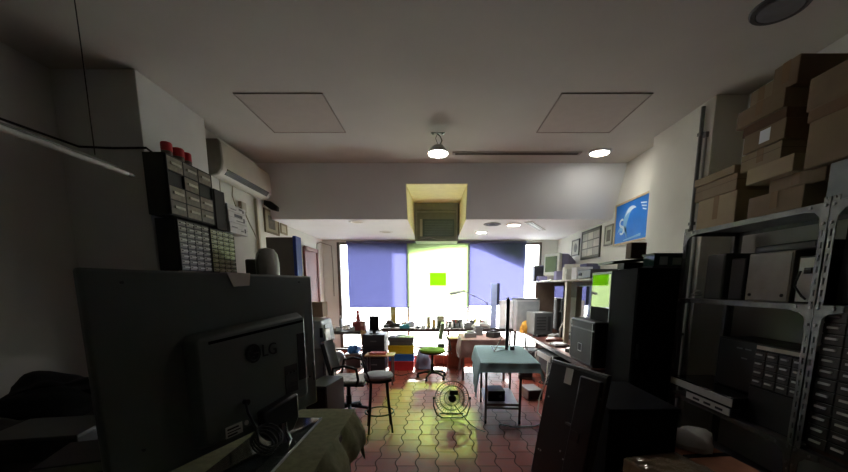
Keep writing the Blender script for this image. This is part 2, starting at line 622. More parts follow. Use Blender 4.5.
def blind(lab, x0, x1, z0, mat):
    t = thing('roller_blind', lab, 'blind', ((x0 + x1) / 2, YB - 0.05, 0), 0, 'roller blinds across the window')
    w = (x1 - x0) / 2
    B().grid(lambda u, v: (-w + 2 * w * u, 0.0, z0 + (2.79 - z0) * v), 1, 1).obj('fabric', mat, t)
    B().cyl((-w - 0.01, 0.015, 2.80), (w + 0.01, 0.015, 2.80), 0.028, n=16).obj('roller', M((80, 82, 110), 0.5), t)
    B().bb(-w, w, -0.008, 0.008, z0 - 0.025, z0).obj('bottom_bar', M((120, 122, 160), 0.5), t, 0.003)
    return t


blind('blue roller blind at the left of the window, partly sunlit', -2.19, -0.735, 1.235, BL)
yb = blind('lime yellow roller blind in the middle with a green square', -0.725, 0.785, 1.235, YE)
xg, zg = at(438, 279, YB - 0.1)
B().bb(xg - 0.02 - 0.21, xg - 0.02 + 0.19, -0.006, -0.003, zg - 0.16, zg + 0.15).obj('green_square', blind_mat('green_patch', (0.6, 0.95, 0.05), 0.0), yb)['label'] = 'green square patch'
blind('blue roller blind at the right of the window, beside the white pillar', 0.795, 2.16, 1.29, BL)

# window air conditioner in the niche
t = thing('window_air_conditioner', 'dark boxy air conditioner set in the niche above the yellow blind', 'air conditioner', (-0.01, 8.36, 2.72))
B().bb(-0.47, 0.47, 0, 0.6, 0, 0.80).obj('casing', M((112, 122, 120), 0.5), t, 0.01)
B().bb(-0.47, 0.47, -0.02, 0, 0.66, 0.80).bb(-0.47, -0.42, -0.02, 0, 0, 0.66).bb(0.42, 0.47, -0.02, 0, 0, 0.66).bb(-0.42, 0.42, -0.02, 0, 0.60, 0.63).obj('front_frame', M((140, 150, 148), 0.5), t, 0.004)
B().bb(-0.30, 0.38, -0.025, 0, 0.10, 0.46).obj('front_panel', M((76, 98, 100), 0.25), t, 0.004)
g = B()
for k in range(9):
    g.bb(-0.26, 0.35, -0.03, -0.02, 0.13 + k * 0.035, 0.142 + k * 0.035)
g.obj('grille', M((92, 114, 116), 0.4), t)
B().bb(-0.36, -0.31, -0.03, 0, 0.10, 0.46).obj('control_strip', M((186, 194, 190), 0.5), t, 0.003)
B().tube([(-0.44, -0.03, 0.45), (-0.45, -0.03, 0.15), (-0.42, -0.04, 0.02), (-0.3, -0.04, 0.05), (-0.15, -0.04, 0.08), (0.0, -0.04, 0.03), (0.2, -0.04, 0.02)], 0.008).obj('power_cord', M((140, 144, 140), 0.5), t)

# ------------------------------------------------------------------ left wall: parts cabinets, boxes, air conditioner
FX = -2.36
t = thing('wall_shelf', 'dark wall shelf carrying the small parts cabinets behind the television', 'shelf', (-2.52, 4.05, 1.86))
B().bb(-0.13, 0.17, -0.62, 0.72, 0, 0.03).obj('board', WOODD, t, 0.003)
for y in (-0.4, 0.4):
    B().prism([(-0.13, 0), (0.1, 0), (0.1, -0.02), (-0.10, -0.25), (-0.13, -0.25)], y - 0.012, y + 0.012, 'xz').obj('bracket', METAL, t)


def drawer_cabinet(lab, y0, y1, z0, z1, cols, rows, skip=(), colr=None, tray=None, dp=0.20):
    t = thing('parts_cabinet', lab, 'drawer cabinet', (FX - dp / 2, (y0 + y1) / 2, z0))
    w, h, d = (y1 - y0) / 2, z1 - z0, dp / 2
    c = B().bb(-d, d - 0.02, -w, w, 0, h)
    cw, rh = (2 * w - 0.02) / cols, (h - 0.02) / rows
    for i in range(cols + 1):
        y = -w + 0.01 + i * cw
        c.bb(d - 0.02, d, y - 0.004, y + 0.004, 0.004, h - 0.004)
    for j in range(rows + 1):
        z = 0.01 + j * rh
        c.bb(d - 0.02, d, -w + 0.005, w - 0.005, z - 0.004, z + 0.004)
    c.obj('casing', colr or BLACK, t)
    for i in range(cols):
        for j in range(rows):
            if (i, j) in skip:
                continue
            y, z = -w + 0.01 + i * cw, 0.01 + j * rh
            pl = tray or (CLEARG if (i + j) % 2 else CLEARG2)
            q = B().bb(d - 0.02, d - 0.003, y + 0.006, y + cw - 0.006, z + 0.006, z + rh - 0.006).obj('drawer', pl, t)
            B().bb(d - 0.003, d + 0.012, y + cw * 0.2, y + cw * 0.8, z + rh * 0.42, z + rh * 0.60).obj('drawer_pull', PULL, q)
    return t


CLEARG = M((116, 110, 96), 0.35, noise=0.25, scale=20)
CLEARG2 = M((98, 94, 84), 0.35, noise=0.25, scale=20)
CLEARY = M((138, 136, 98), 0.3, noise=0.3, scale=25)
PULL = M((168, 166, 150), 0.35)
drawer_cabinet('large black drawer cabinet with two drawers missing, topmost on the left wall', 3.43, 4.10, 2.38, 2.90, 3, 4, ((0, 2), (2, 2)), M((30, 31, 31), 0.6))
c1 = drawer_cabinet('black cabinet of many small drawers under the large drawer cabinet', 3.49, 3.97, 1.89, 2.36, 4, 9, (), M((36, 36, 34), 0.6))
c2 = drawer_cabinet('cabinet of small yellowish drawers under the white cartons', 3.98, 4.45, 1.89, 2.35, 4, 9, (), M((40, 40, 36), 0.6), CLEARY)
for k, (y, r) in enumerate(((3.53, 0.045), (3.68, 0.05), (3.80, 0.04))):
    t = thing('jar', ('red capped jar at the near end of the top drawer cabinet', 'biggest red capped jar in the middle of the top drawer cabinet',
                      'small red capped jar at the far end of the top drawer cabinet')[k], 'jar', (-2.41, y, 2.90), 0, 'red capped jars on the drawer cabinet')
    B().lathe([(r * 0.9, 0), (r, 0.01), (r, 0.03), (r * 0.8, 0.04)], n=16).obj('glass_body', M((110, 100, 92), 0.2), t)
    B().lathe([(r * 1.02, 0.035), (r * 1.02, 0.10), (r * 0.85, 0.11), (0.002, 0.11)], n=16).obj('lid', RED, t)
t = thing('carton', 'dark cardboard carton wedged beside the white cartons on the parts cabinets', 'box', (-2.49, 4.265, 2.36))
B().bb(-0.12, 0.11, -0.105, 0.085, 0, 0.42).obj('body', M((48, 44, 42), 0.8), t, 0.004)
B().bb(-0.02, 0.02, -0.106, 0.086, 0.42, 0.422).obj('tape', TAPE, t)
zs = 2.36
for k, (h, lab) in enumerate(((0.12, 'white carton at the bottom of the stack with printed dark marks'), (0.12, 'white carton in the middle of the stack with large lettering'),
                              (0.075, 'white carton on top of the stack below the air conditioner'))):
    t = thing('carton', lab, 'box', (-2.48, 4.58 - 0.01 * k, zs), 0, 'white cartons on the parts cabinets')
    B().bb(-0.12, 0.12, -0.20, 0.20, 0, h - 0.002).obj('body', M((206, 206, 204), 0.7), t, 0.003)
    B().bb(0.12, 0.1215, -0.20, 0.20, h * 0.48, h * 0.5).obj('lid_seam', M((120, 120, 118), 0.7), t)
    INK = M((70, 70, 74), 0.7)
    for i, (y0, y1, z0, z1) in enumerate((((-0.16, -0.04, 0.55, 0.62), (0.04, 0.10, 0.3, 0.4)), ((-0.08, 0.10, 0.55, 0.85), (-0.04, 0.14, 0.2, 0.28)), ((0.04, 0.12, 0.55, 0.75), (-0.14, -0.02, 0.3, 0.4)))[k]):
        B().bb(0.12, 0.1213, y0, y1, h * z0, h * z1).obj('printed_line', INK, t)
    B().bb(0.12, 0.1215, 0.12, 0.15, h * 0.25, h * 0.65).obj('printed_mark', M((50, 50, 54), 0.7), t)
    zs += h
# split air conditioner
t = thing('wall_air_conditioner', 'long white split air conditioner high on the left wall', 'air conditioner', (XL, 5.42, 3.07))
prof = [(0, 0.03), (0.07, 0.0), (0.15, 0.02), (0.205, 0.08), (0.22, 0.16), (0.21, 0.36), (0.19, 0.41), (0, 0.41)]
B().prism(prof, -0.66, 0.66, 'xz').obj('casing', M((188, 186, 172), 0.5, noise=0.04), t, 0.012, seg=3)
B().prism([(0.0, 0.035), (0.07, 0.0), (0.15, 0.02), (0.207, 0.08), (0.224, 0.16), (0.214, 0.37), (0.19, 0.415), (0, 0.415)], -0.70, -0.655, 'xz').obj('end_cap', M((120, 118, 104), 0.5), t, 0.012)
B().box((0.193, 0.0, 0.072), (0.012, 1.14, 0.075), ry=R(38)).obj('air_outlet', M((30, 30, 28), 0.7), t)
lv = B()
for k in range(3):
    lv.box((0.178 + k * 0.016, 0, 0.050 + k * 0.020), (0.012, 1.12, 0.004), ry=R(38))
lv.obj('louvre', M((44, 44, 42), 0.6), t)
B().box((0.212, 0.61, 0.085), (0.012, 0.06, 0.02), ry=R(20)).obj('indicator', WHITE, t)
tag(B().tube([(XL + 0.02, 5.0, 3.10), (XL + 0.02, 5.0, 2.55), (XL + 0.02, 5.1, 2.44)], 0.008).obj('cable', CABLEW), 'thin pale cable hanging below the near end of the wall air conditioner', 'cable')
t = thing('cable_trunking', 'pale vertical trunking on the left wall below the air conditioner', 'trunking', (XL, 5.95, 2.2))
B().bb(0, 0.04, -0.03, 0.03, 0, 0.87).obj('channel', M((190, 182, 158), 0.6), t, 0.004)
B().bb(0.04, 0.044, -0.024, 0.024, 0.0, 0.87).obj('cover', M((200, 192, 168), 0.6), t)
t = thing('junction_box', 'small pale junction box with cables on the left wall', 'junction box', (XL, 5.52, 2.86))
B().bb(0, 0.05, -0.07, 0.07, -0.07, 0.07).obj('box', M((186, 180, 160), 0.6), t, 0.008)
B().tube([(0.03, -0.07, 0.0), (0.04, -0.2, -0.05), (0.03, -0.26, 0.1), (0.03, -0.2, 0.35)], 0.008).tube([(0.03, 0.05, -0.07), (0.05, 0.12, -0.2), (0.04, 0.25, -0.3), (0.03, 0.38, -0.42)], 0.01).obj('cable', M((176, 170, 150), 0.6), t)
tag(B().prism([(XL + 0.05, 0), (XL + 0.16, -0.02), (XL + 0.26, -0.10), (XL + 0.25, -0.17), (XL + 0.16, -0.15), (XL + 0.04, -0.07)], 6.15, 6.24, 'xz').obj('pipe_insulation', BLACK, None, 0.012, loc=(0, 0, 3.10)), 'black foam insulated pipe end sticking out beyond the air conditioner', 'pipe')


def picture(lab, wall_x, side, y0, y1, z0, z1, frame, face, deco=None, name='framed_picture', cat='picture'):
    t = thing(name, lab, cat, (wall_x, (y0 + y1) / 2, z0))
    w, h = (y1 - y0) / 2, z1 - z0
    a, b = (0, 0.025 * side)
    f = B()
    q = 0.03
    for s_ in (-1, 1):
        f.bb(a, b, s_ * w, s_ * (w - q), 0, h)
    f.bb(a, b, -w, w, 0, q).bb(a, b, -w, w, h - q, h)
    f.obj('frame', frame, t, 0.003)
    B().bb(a, b * 0.6, -w + q * 0.8, w - q * 0.8, q * 0.8, h - q * 0.8).obj('print', face, t)
    if deco:
        deco(t, w, h, b * 0.6)
    return t


def deco_photo(t, w, h, x):
    B().bb(x, x * 1.08, -w * 0.5, w * 0.45, h * 0.2, h * 0.75).obj('image', M((84, 78, 62), 0.6, noise=0.4, scale=18), t)


picture('gold framed picture on the left wall beyond the air conditioner', XL, 1, 6.22, 6.76, 2.62, 3.0, M((112, 98, 66), 0.4), M((150, 142, 112), 0.5), deco_photo)
picture('small framed card beside the gold framed picture', XL, 1, 6.84, 7.12, 2.68, 2.86, M((150, 140, 108), 0.5), M((196, 190, 160), 0.6))
t = thing('switch_box', 'small beige switch box on the left wall below the framed pictures', 'switch', (XL, 6.72, 2.44))
B().bb(0, 0.06, -0.12, 0.12, 0, 0.10).obj('box', M((176, 168, 136), 0.6), t, 0.006)
B().bb(0.06, 0.066, -0.08, -0.01, 0.02, 0.08).bb(0.06, 0.066, 0.01, 0.08, 0.02, 0.08).obj('rocker', M((150, 142, 112), 0.5), t)
tag(B().tube([(XL + 0.015, 8.72, 2.45), (XL + 0.015, 8.85, 2.72), (XL + 0.015, 9.1, 2.78), (XL + 0.08, YB - 0.015, 2.76), (XL + 0.22, YB - 0.015, 2.72), (XL + 0.24, YB - 0.015, 2.3), (XL + 0.24, YB - 0.015, 1.5)], 0.010).obj('cable', M((150, 146, 134), 0.6)),
    'thin grey cable looping round the far left corner above the door', 'cable')
tag(B().tube([(-3.38, 2.8, 3.02), (-3.2, 3.54, 2.98), (-2.9, 3.55, 2.97), (-2.62, 3.57, 2.98), (-2.60, 3.72, 2.93)], 0.010).obj('cable', M((30, 29, 28), 0.7)),
    'dark cable strung across the left column to the drawer cabinet', 'cable')
# blue edged locker by the left wall
t = thing('locker', 'tall grey locker with a blue front behind the television', 'locker', (-2.46, 5.86, 0))
B().bb(-0.10, 0.30, -0.15, 0.06, 0, 2.47).obj('body', M((92, 84, 80), 0.6), t, 0.004)
q = B().bb(0.30, 0.35, -0.155, 0.065, 0.02, 2.49).obj('door', M((30, 58, 146), 0.5), t, 0.006)
B().bb(0.35, 0.37, 0.02, 0.04, 1.2, 1.35).obj('handle', METAL, q)
# grey hood and dark box seen over the television
t = thing('desk_hood', 'rounded grey plastic hood standing behind the top edge of the television', 'hood', (-2.04, 4.55, 1.725))
B().lathe([(0.10, 0), (0.13, 0.05), (0.135, 0.3), (0.12, 0.40), (0.08, 0.46), (0.002, 0.48)], n=24).obj('shell', M((136, 138, 134), 0.4), t)
B().tube([(-0.06, -0.10, 0.05), (-0.07, -0.11, 0.30), (-0.03, -0.09, 0.42)], 0.018).obj('rib', M((96, 98, 96), 0.4), t)
B().bb(-0.24, -0.10, -0.07, 0.07, 0.0, 0.34).obj('collar', M((84, 86, 84), 0.4), t, 0.02)
t = thing('steel_cabinet', 'grey steel cabinet behind the television carrying the grey hood', 'cabinet', (-2.15, 4.55, 0))
B().bb(-0.30, 0.35, -0.35, 0.35, 0, 1.72).obj('body', M((92, 98, 96), 0.5, 0.3), t, 0.005)
q = B().bb(0.35, 0.365, -0.34, 0.34, 0.05, 1.68).obj('door', M((98, 104, 102), 0.5, 0.3), t, 0.003)
B().bb(0.365, 0.38, -0.29, -0.27, 0.7, 0.85).obj('handle', METAL, q)

# tube light hanging at the left
p0, p1 = at(-18, 121, 2.05), at(131, 175, 2.55)
ax, az, bx_, bz = p0[0], p0[1], p1[0], p1[1]
p0 = Vector((bx_ * 1.0, 1.15, bz))
t = thing('tube_light', 'unlit bare tube light hanging on wires at the left', 'tube light', (bx_, 1.9, bz))
B().cyl((0, -0.75, 0), (0, 0.62, 0), 0.0145, n=16).obj('tube', M((206, 206, 200), 0.25), t)
B().cyl((0, 0.62, 0), (0, 0.655, 0), 0.014, n=16).cyl((0.006, 0.655, 0), (0.006, 0.675, 0), 0.003).cyl((-0.006, 0.655, 0), (-0.006, 0.675, 0), 0.003).obj('end_cap', M((90, 90, 88), 0.3, 0.8), t)
B().bb(-0.008, 0.008, -0.75, 0.55, 0.0135, 0.026).obj('batten', M((120, 120, 116), 0.6), t, 0.004)
for y in (-0.6, 0.40):
    B().tube([(0, y, 0.04), (0.004, y, 0.6), (0, y, ZC - bz)], 0.003, n=6).obj('hanging_wire', M((40, 38, 36), 0.6), t)

# ------------------------------------------------------------------ the big television on its table
tl, tr_ = Vector((-1.102, 1.157, 0)), Vector((-0.745, 2.23, 0))
ang = math.atan2(tr_.y - tl.y, tr_.x - tl.x)
W_ = (tr_ - tl).length / 2
mid = (tl + tr_) / 2
ZT = 0.95
tv = thing('television', 'large black flat television seen from behind on the blanket covered table', 'television', (mid.x, mid.y, ZT + 0.012), ang)
hz0, hz1 = 0.07, 0.845
# local x runs along the set towards its far end, the back faces local -y
B().bb(-W_, W_, 0.0, 0.035, hz0, hz1).obj('screen_body', M((96, 105, 102), 0.42, noise=0.06), tv, 0.012, seg=3)
B().bb(-W_ + 0.02, W_ - 0.02, 0.035, 0.038, hz0 + 0.02, hz1 - 0.02).obj('screen', GLOSSB, tv)
hb = B()
hp = [(-0.235, 0.105), (-0.265, 0.12), (-0.265, 0.575), (-0.24, 0.595), (0.415, 0.645), (0.435, 0.63), (0.435, 0.165), (0.415, 0.15)]
A_ = [hb.bm.verts.new((x, 0.002, z)) for x, z in hp]
cxh, czh = 0.10, 0.36
Q_ = [hb.bm.verts.new((cxh + (x - cxh) * 0.94, -0.05, czh + (z - czh) * 0.92)) for x, z in hp]
for i in range(len(hp)):
    hb.bm.faces.new((A_[i], A_[(i + 1) % len(hp)], Q_[(i + 1) % len(hp)], Q_[i]))
hb.bm.faces.new(Q_)
hb.bm.faces.new(list(reversed(A_)))
hb.obj('rear_housing', M((98, 107, 104), 0.45, noise=0.06), tv, 0.008)
vg = B().prism([(-0.19, 0.562), (0.40, 0.602), (0.40, 0.590), (-0.19, 0.550)], -0.053, -0.047, 'xz')
vg.obj('vent_slot', BLACKM, tv)
B().bb(0.345, 0.405, -0.0525, -0.048, 0.27, 0.53).obj('connector_recess', M((12, 13, 13), 0.6), tv)
B().bb(0.235, 0.33, -0.0525, -0.048, 0.22, 0.37).obj('input_panel', M((24, 27, 27), 0.5), tv)
for k in range(3):
    B().cyl((0.255 + k * 0.028, -0.052, 0.33), (0.255 + k * 0.028, -0.058, 0.33), 0.008, n=10).obj('input_socket', M((70, 74, 74), 0.4), tv)
B().bb(0.25, 0.32, -0.055, -0.052, 0.25, 0.275).obj('input_socket', M((52, 56, 56), 0.4), tv)
# emblem and letters on the housing
em = M((18, 20, 20), 0.3)
B().lathe([(0.045, 0.0), (0.045, -0.003), (0.002, -0.003)], (0.035, -0.051, 0.475), 28, 'y').obj('emblem', em, tv)
e2 = B().tube(arc((0.035, -0.055, 0.475), 0.033, 90, 360, 18, 'xz'), 0.0025, n=6)
e2.tube([(0.035, -0.055, 0.475), (0.068, -0.055, 0.475)], 0.0025, n=6).tube([(0.027, -0.055, 0.493), (0.027, -0.055, 0.460), (0.039, -0.055, 0.460)], 0.0025, n=6).cyl((0.016, -0.054, 0.490), (0.016, -0.056, 0.490), 0.005, n=10)
e2.obj('emblem_lines', M((58, 64, 62), 0.4), tv)
text('lettering', 'LG', 0.085, em, tv, (0.140, -0.0515, 0.475), (PI / 2, 0, 0), 0.001)
q = B().bb(-0.15, -0.06, -0.052, -0.046, 0.125, 0.175).obj('rating_label', STICK, tv)
B().bb(-0.142, -0.09, -0.0526, -0.052, 0.13, 0.138).bb(-0.142, -0.07, -0.0526, -0.052, 0.145, 0.15).bb(-0.142, -0.08, -0.0526, -0.052, 0.158, 0.166).obj('print', M((40, 40, 40), 0.6), q)
B().cyl((-0.035, -0.046, 0.16), (-0.035, -0.0525, 0.16), 0.012, n=14).obj('round_label', STICK, tv)
sc_ = B()
for x, z in ((-0.45, 0.80), (0.0, 0.82), (0.45, 0.81), (-0.45, 0.2), (0.50, 0.25), (-0.2, 0.57), (0.42, 0.62)):
    sc_.cyl((x, 0.001, z), (x, -0.004, z), 0.006, n=10)
sc_.obj('screws', M((80, 84, 84), 0.35, 0.8), tv)
B().bb(0.535, 0.55, -0.004, 0.002, 0.22, 0.33).obj('side_buttons', M((66, 70, 70), 0.4), tv, 0.002)
# folded paper tag over the top edge
B().prism([(-0.03, hz1 + 0.002), (0.10, hz1 + 0.002), (0.09, hz1 - 0.055), (0.0, hz1 - 0.06)], -0.006, -0.004, 'xz').bb(-0.03, 0.10, -0.006, 0.036, hz1, hz1 + 0.0025).obj('paper_tag', PAPER, tv)['label'] = 'white paper tag folded over the top edge'
# stand: neck, clear foot
nk = B().prism([(0.03, 0.19), (0.27, 0.225), (0.27, 0.09), (0.22, 0.03), (0.08, 0.02), (0.04, 0.06)], -0.10, -0.04, 'xz')
nk.obj('stand_neck', M((44, 48, 48), 0.3), tv, 0.012)
B().lathe([(0.055, 0), (0.05, 0.012), (0.035, 0.05), (0.032, 0.10)], (0.14, -0.085, 0.004), 20).obj('stand_pivot', M((120, 124, 124), 0.12, 0.9), tv)
gf = B().bb(-0.37, 0.37, -0.14, 0.14, -0.002, 0.008).obj('glass_foot', M((60, 66, 64), 0.08, noise=0.05, spec=0.8), tv, 0.003, loc=(0.089, -0.057, 0), rot=(0, 0, R(17.4)))
B().bb(-0.372, 0.372, -0.1445, -0.1395, -0.003, 0.009).obj('foot_edge', M((210, 214, 214), 0.2), gf)
cc = B()
for k in range(4):
    cc.tube([(-0.03 + 0.015 * k + (0.055 + 0.006 * k) * math.cos(a * PI / 8), -0.13 + 0.04 * math.sin(a * PI / 8), 0.065 + 0.008 * k + 0.045 * math.sin(a * PI / 8)) for a in range(16)], 0.005, True, 6)
cc.tube([(-0.035, -0.056, 0.26), (-0.06, -0.09, 0.22), (-0.06, -0.13, 0.15), (-0.05, -0.13, 0.06)], 0.006).cyl((-0.035, -0.046, 0.26), (-0.035, -0.07, 0.26), 0.014, n=10)
cc.obj('power_cord', M((10, 10, 11), 0.3), tv)

# table under it with an olive blanket
t = thing('work_table', 'sturdy dark table under the olive blanket and large television', 'table', (-1.10, 1.58, 0))
B().bb(-0.62, 0.56, -0.78, 0.74, 0.88, 0.92).obj('tabletop', WOODD, t, 0.004)
for x in (-0.56, 0.50):
    for y in (-0.72, 0.68):
        B().bb(x - 0.03, x + 0.03, y - 0.03, y + 0.03, 0, 0.88).obj('leg', WOODD, t)
def bl(u, v):
    x = -1.74 + u * 1.42
    y = 0.78 + v * 1.66
    rr = math.sin(u * 17 + v * 5) * math.sin(v * 13 - u * 3)
    z = ZT + 0.004 + 0.006 * max(rr, -0.4) * (0.3 + u)
    # clear of the set's foot
    dx = x - (-0.535)
    if dx > 0:
        e = 0.02 * math.sin(v * 24) + 0.012 * math.sin(v * 51)
        z = ZT - min(dx, 0.16) * 1.25 - 0.005 + 0.4 * e
        x = -0.535 + min(dx, 0.10) * 0.55 + e
    dy = y - 2.33
    if dy > 0:
        z -= dy * 1.4
        y = 2.33 + dy * 0.3
    return (x, y, z)
tag(B().grid(bl, 46, 44, 0.006).obj('blanket', OLIVE), 'crumpled olive blanket covering the table under the large television', 'blanket')

# dark side bench along the left wall with its heaps
t = thing('side_bench', 'dark bench along the left wall under heaps of black clutter', 'bench', (-2.55, 2.15, 0))
B().bb(-0.8, 0.68, -1.2, 1.3, 0.83, 0.88).obj('benchtop', M((36, 32, 28), 0.7), t, 0.004)
for x in (-0.74, 0.62):
    for y in (-1.1, 1.2):
        B().bb(x - 0.03, x + 0.03, y - 0.03, y + 0.03, 0, 0.83).obj('leg', WOODD, t)
for k, (px, py, Y, r, h, lab) in enumerate((
        (22, 415, 2.35, (0.38, 0.28), 0.11, 'black cloth heap against the left wall at the picture edge'),
        (62, 398, 2.75, (0.32, 0.20), 0.13, 'black jacket heap beside the television end'),
        (10, 445, 1.95, (0.28, 0.20), 0.09, 'dark grey cloth bundle nearest the viewer at the left'))):
    x, z = at(px, py, Y)
    tag(B().blob((0, 0, h * 0.55), (r[0], r[1], h), 0.28, 30 + k, 4).obj('cloth_heap', (BLACKM, M((22, 22, 24), 0.9), M((34, 33, 32), 0.95))[k], loc=(x, Y, 0.882)), lab, 'cloth')
x, z = at(62, 440, 1.85)
t = thing('equipment_box', 'dark equipment case with a lighter lid on the left bench', 'case', (x - 0.06, 1.88, 0.882), R(12))
B().bb(-0.22, 0.20, -0.16, 0.16, 0, 0.11).obj('body', M((34, 35, 35), 0.6), t, 0.006)
B().bb(-0.225, 0.205, -0.165, 0.165, 0.11, 0.13).obj('lid', M((66, 68, 66), 0.5), t, 0.004)
x, z = at(88, 464, 1.5)
t = thing('flat_recorder', 'thin silver edged recorder at the lower left beside the television', 'recorder', (-1.50, 1.60, 0.966), R(20))
B().bb(-0.20, 0.18, -0.15, 0.13, 0, 0.055).obj('body', M((40, 41, 41), 0.5), t, 0.004)
B().bb(-0.20, 0.18, -0.156, -0.15, 0.01, 0.05).obj('front_panel', M((180, 182, 182), 0.25, 0.6), t)

# ------------------------------------------------------------------ left middle: printer on a stand, case, armchair, stool
t = thing('low_cabinet', 'low grey cabinet by the left wall under the grey printer', 'cabinet', (-2.30, 6.45, 0))
B().bb(-0.45, 0.40, -0.35, 0.35, 0, 0.72).obj('body', M((104, 104, 100), 0.6), t, 0.006)
q = B().bb(0.40, 0.415, -0.33, 0.33, 0.05, 0.68).obj('door', M((112, 112, 108), 0.6), t, 0.003)
B().bb(0.415, 0.43, 0.22, 0.28, 0.5, 0.52).obj('handle', METAL, q)
t = thing('printer', 'boxy grey printer on the low cabinet beside the doorway', 'printer', (-2.22, 6.4, 0.722))
B().prism([(-0.38, 0), (0.30, 0), (0.36, 0.10), (0.30, 0.46), (-0.38, 0.50)], -0.3, 0.3, 'xz').obj('body', M((132, 136, 132), 0.5), t, 0.02)
B().box((0.345, 0, 0.28), (0.012, 0.44, 0.22), ry=R(-9)).obj('front_panel', M((96, 100, 98), 0.5), t, 0.004)
B().box((0.30, -0.303, 0.26), (0.05, 0.006, 0.16)).obj('dark_vent', BLACK, t)
tag(B().box((0, 0, 0.525), (0.012, 0.26, 1.05), ry=R(-4)).obj('sheet_board', M((232, 232, 228), 0.6), None, 0.002, loc=(-1.80, 6.15, 0)), 'white board leaning at the printer behind the television edge', 'board')
t = thing('cardboard_box', 'upright brown cardboard box on top of the grey printer', 'box', (-2.16, 6.5, 1.224))
B().bb(-0.2, 0.2, -0.14, 0.14, 0, 0.25).obj('body', CARD2, t, 0.004)
B().bb(-0.201, 0.201, -0.025, 0.025, 0.25, 0.252).obj('tape', TAPE, t)
t = thing('computer_case', 'black computer case on the floor beyond the blanket covered table', 'computer', (-1.30, 4.20, 0), R(-8))
B().bb(-0.13, 0.12, -0.25, 0.25, 0.01, 0.66).obj('body', BLACK, t, 0.01)
B().bb(-0.12, 0.11, -0.258, -0.25, 0.03, 0.64).obj('back_panel', M((30, 30, 32), 0.5), t)
B().bb(-0.09, 0.08, -0.262, -0.258, 0.5, 0.6).obj('drive_slot', M((46, 46, 48), 0.4), t, 0.002)

cx_, cy_ = on(347, 415, 0)
t = thing('armchair', 'black office armchair with a pale patterned seat, facing the stool', 'chair', (-1.22, 4.95, 0), R(-90))
# local front is +y; after the turn it faces +x
B().bb(-0.24, 0.24, -0.22, 0.26, 0.44, 0.47).obj('seat_shell', BLACK, t, 0.012)
B().bb(-0.23, 0.23, -0.21, 0.25, 0.47, 0.52).obj('seat', M((206, 204, 202), 0.9, noise=0.3, scale=22, bump=0.3), t, 0.02, seg=3)
B().grid(lambda u, v: (-0.22 + 0.44 * u, -0.24 - 0.10 * v + 0.05 * (2 * u - 1) ** 2, 0.56 + 0.44 * v), 10, 8, 0.05).obj('backrest', M((26, 26, 27), 0.8), t, 0.008)
for s_ in (-1, 1):
    B().tube([(s_ * 0.24, -0.16, 0.45), (s_ * 0.29, -0.16, 0.52), (s_ * 0.29, -0.12, 0.70), (s_ * 0.29, 0.02, 0.73), (s_ * 0.29, 0.18, 0.69), (s_ * 0.29, 0.2, 0.55), (s_ * 0.24, 0.16, 0.45)], 0.018).obj('armrest', BLACK, t)
B().bb(-0.03, 0.03, -0.26, -0.2, 0.42, 0.62).obj('back_bar', BLACK, t)
B().cyl((0, 0, 0.10), (0, 0, 0.44), 0.028).cyl((0, 0, 0.10), (0, 0, 0.26), 0.038).obj('gas_column', BLACK, t)
bs = B()
for k in range(5):
    a = 2 * PI * k / 5 + 0.3
    bs.tube([(0, 0, 0.12), (0.28 * math.cos(a), 0.28 * math.sin(a), 0.075)], [0.03, 0.018])
bs.obj('star_base', BLACK, t)
for k in range(5):
    a = 2 * PI * k / 5 + 0.3
    B().cyl((0.28 * math.cos(a) - 0.02, 0.28 * math.sin(a), 0.03), (0.28 * math.cos(a) + 0.02, 0.28 * math.sin(a), 0.03), 0.03).cyl((0.28 * math.cos(a), 0.28 * math.sin(a), 0.03), (0.28 * math.cos(a), 0.28 * math.sin(a), 0.08), 0.01).obj('caster', BLACK, t)

t = thing('bar_stool', 'tall black metal stool with a round grey seat and hoop back', 'stool', (-0.70, 4.33, 0), R(12))
B().lathe([(0.002, 0.655), (0.15, 0.655), (0.172, 0.668), (0.178, 0.69), (0.165, 0.715), (0.11, 0.728), (0.002, 0.732)], n=32).obj('seat', M((172, 174, 178), 0.75, noise=0.1, scale=20), t)
B().lathe([(0.002, 0.63), (0.165, 0.63), (0.165, 0.655), (0.002, 0.655)], n=32).obj('seat_ring', BLACK, t)
for k in range(4):
    a = PI / 4 + k * PI / 2
    B().tube([(0.13 * math.cos(a), 0.13 * math.sin(a), 0.64), (0.15 * math.cos(a), 0.15 * math.sin(a), 0.4), (0.20 * math.cos(a), 0.20 * math.sin(a), 0.012)], 0.0125).obj('leg', BLACK, t)
B().tube(arc((0, 0, 0.24), 0.172, 0, 345, 24), 0.009, True).obj('foot_ring', BLACK, t)
B().tube([(-0.10, 0.12, 0.64), (-0.16, 0.14, 0.80), (-0.19, 0.10, 0.92), (-0.21, 0.0, 0.95), (-0.19, -0.10, 0.92), (-0.16, -0.14, 0.80), (-0.10, -0.12, 0.64)], 0.011).tube([(-0.165, 0.14, 0.82), (-0.20, 0.0, 0.84), (-0.165, -0.14, 0.82)], 0.009).obj('hoop_back', BLACK, t)
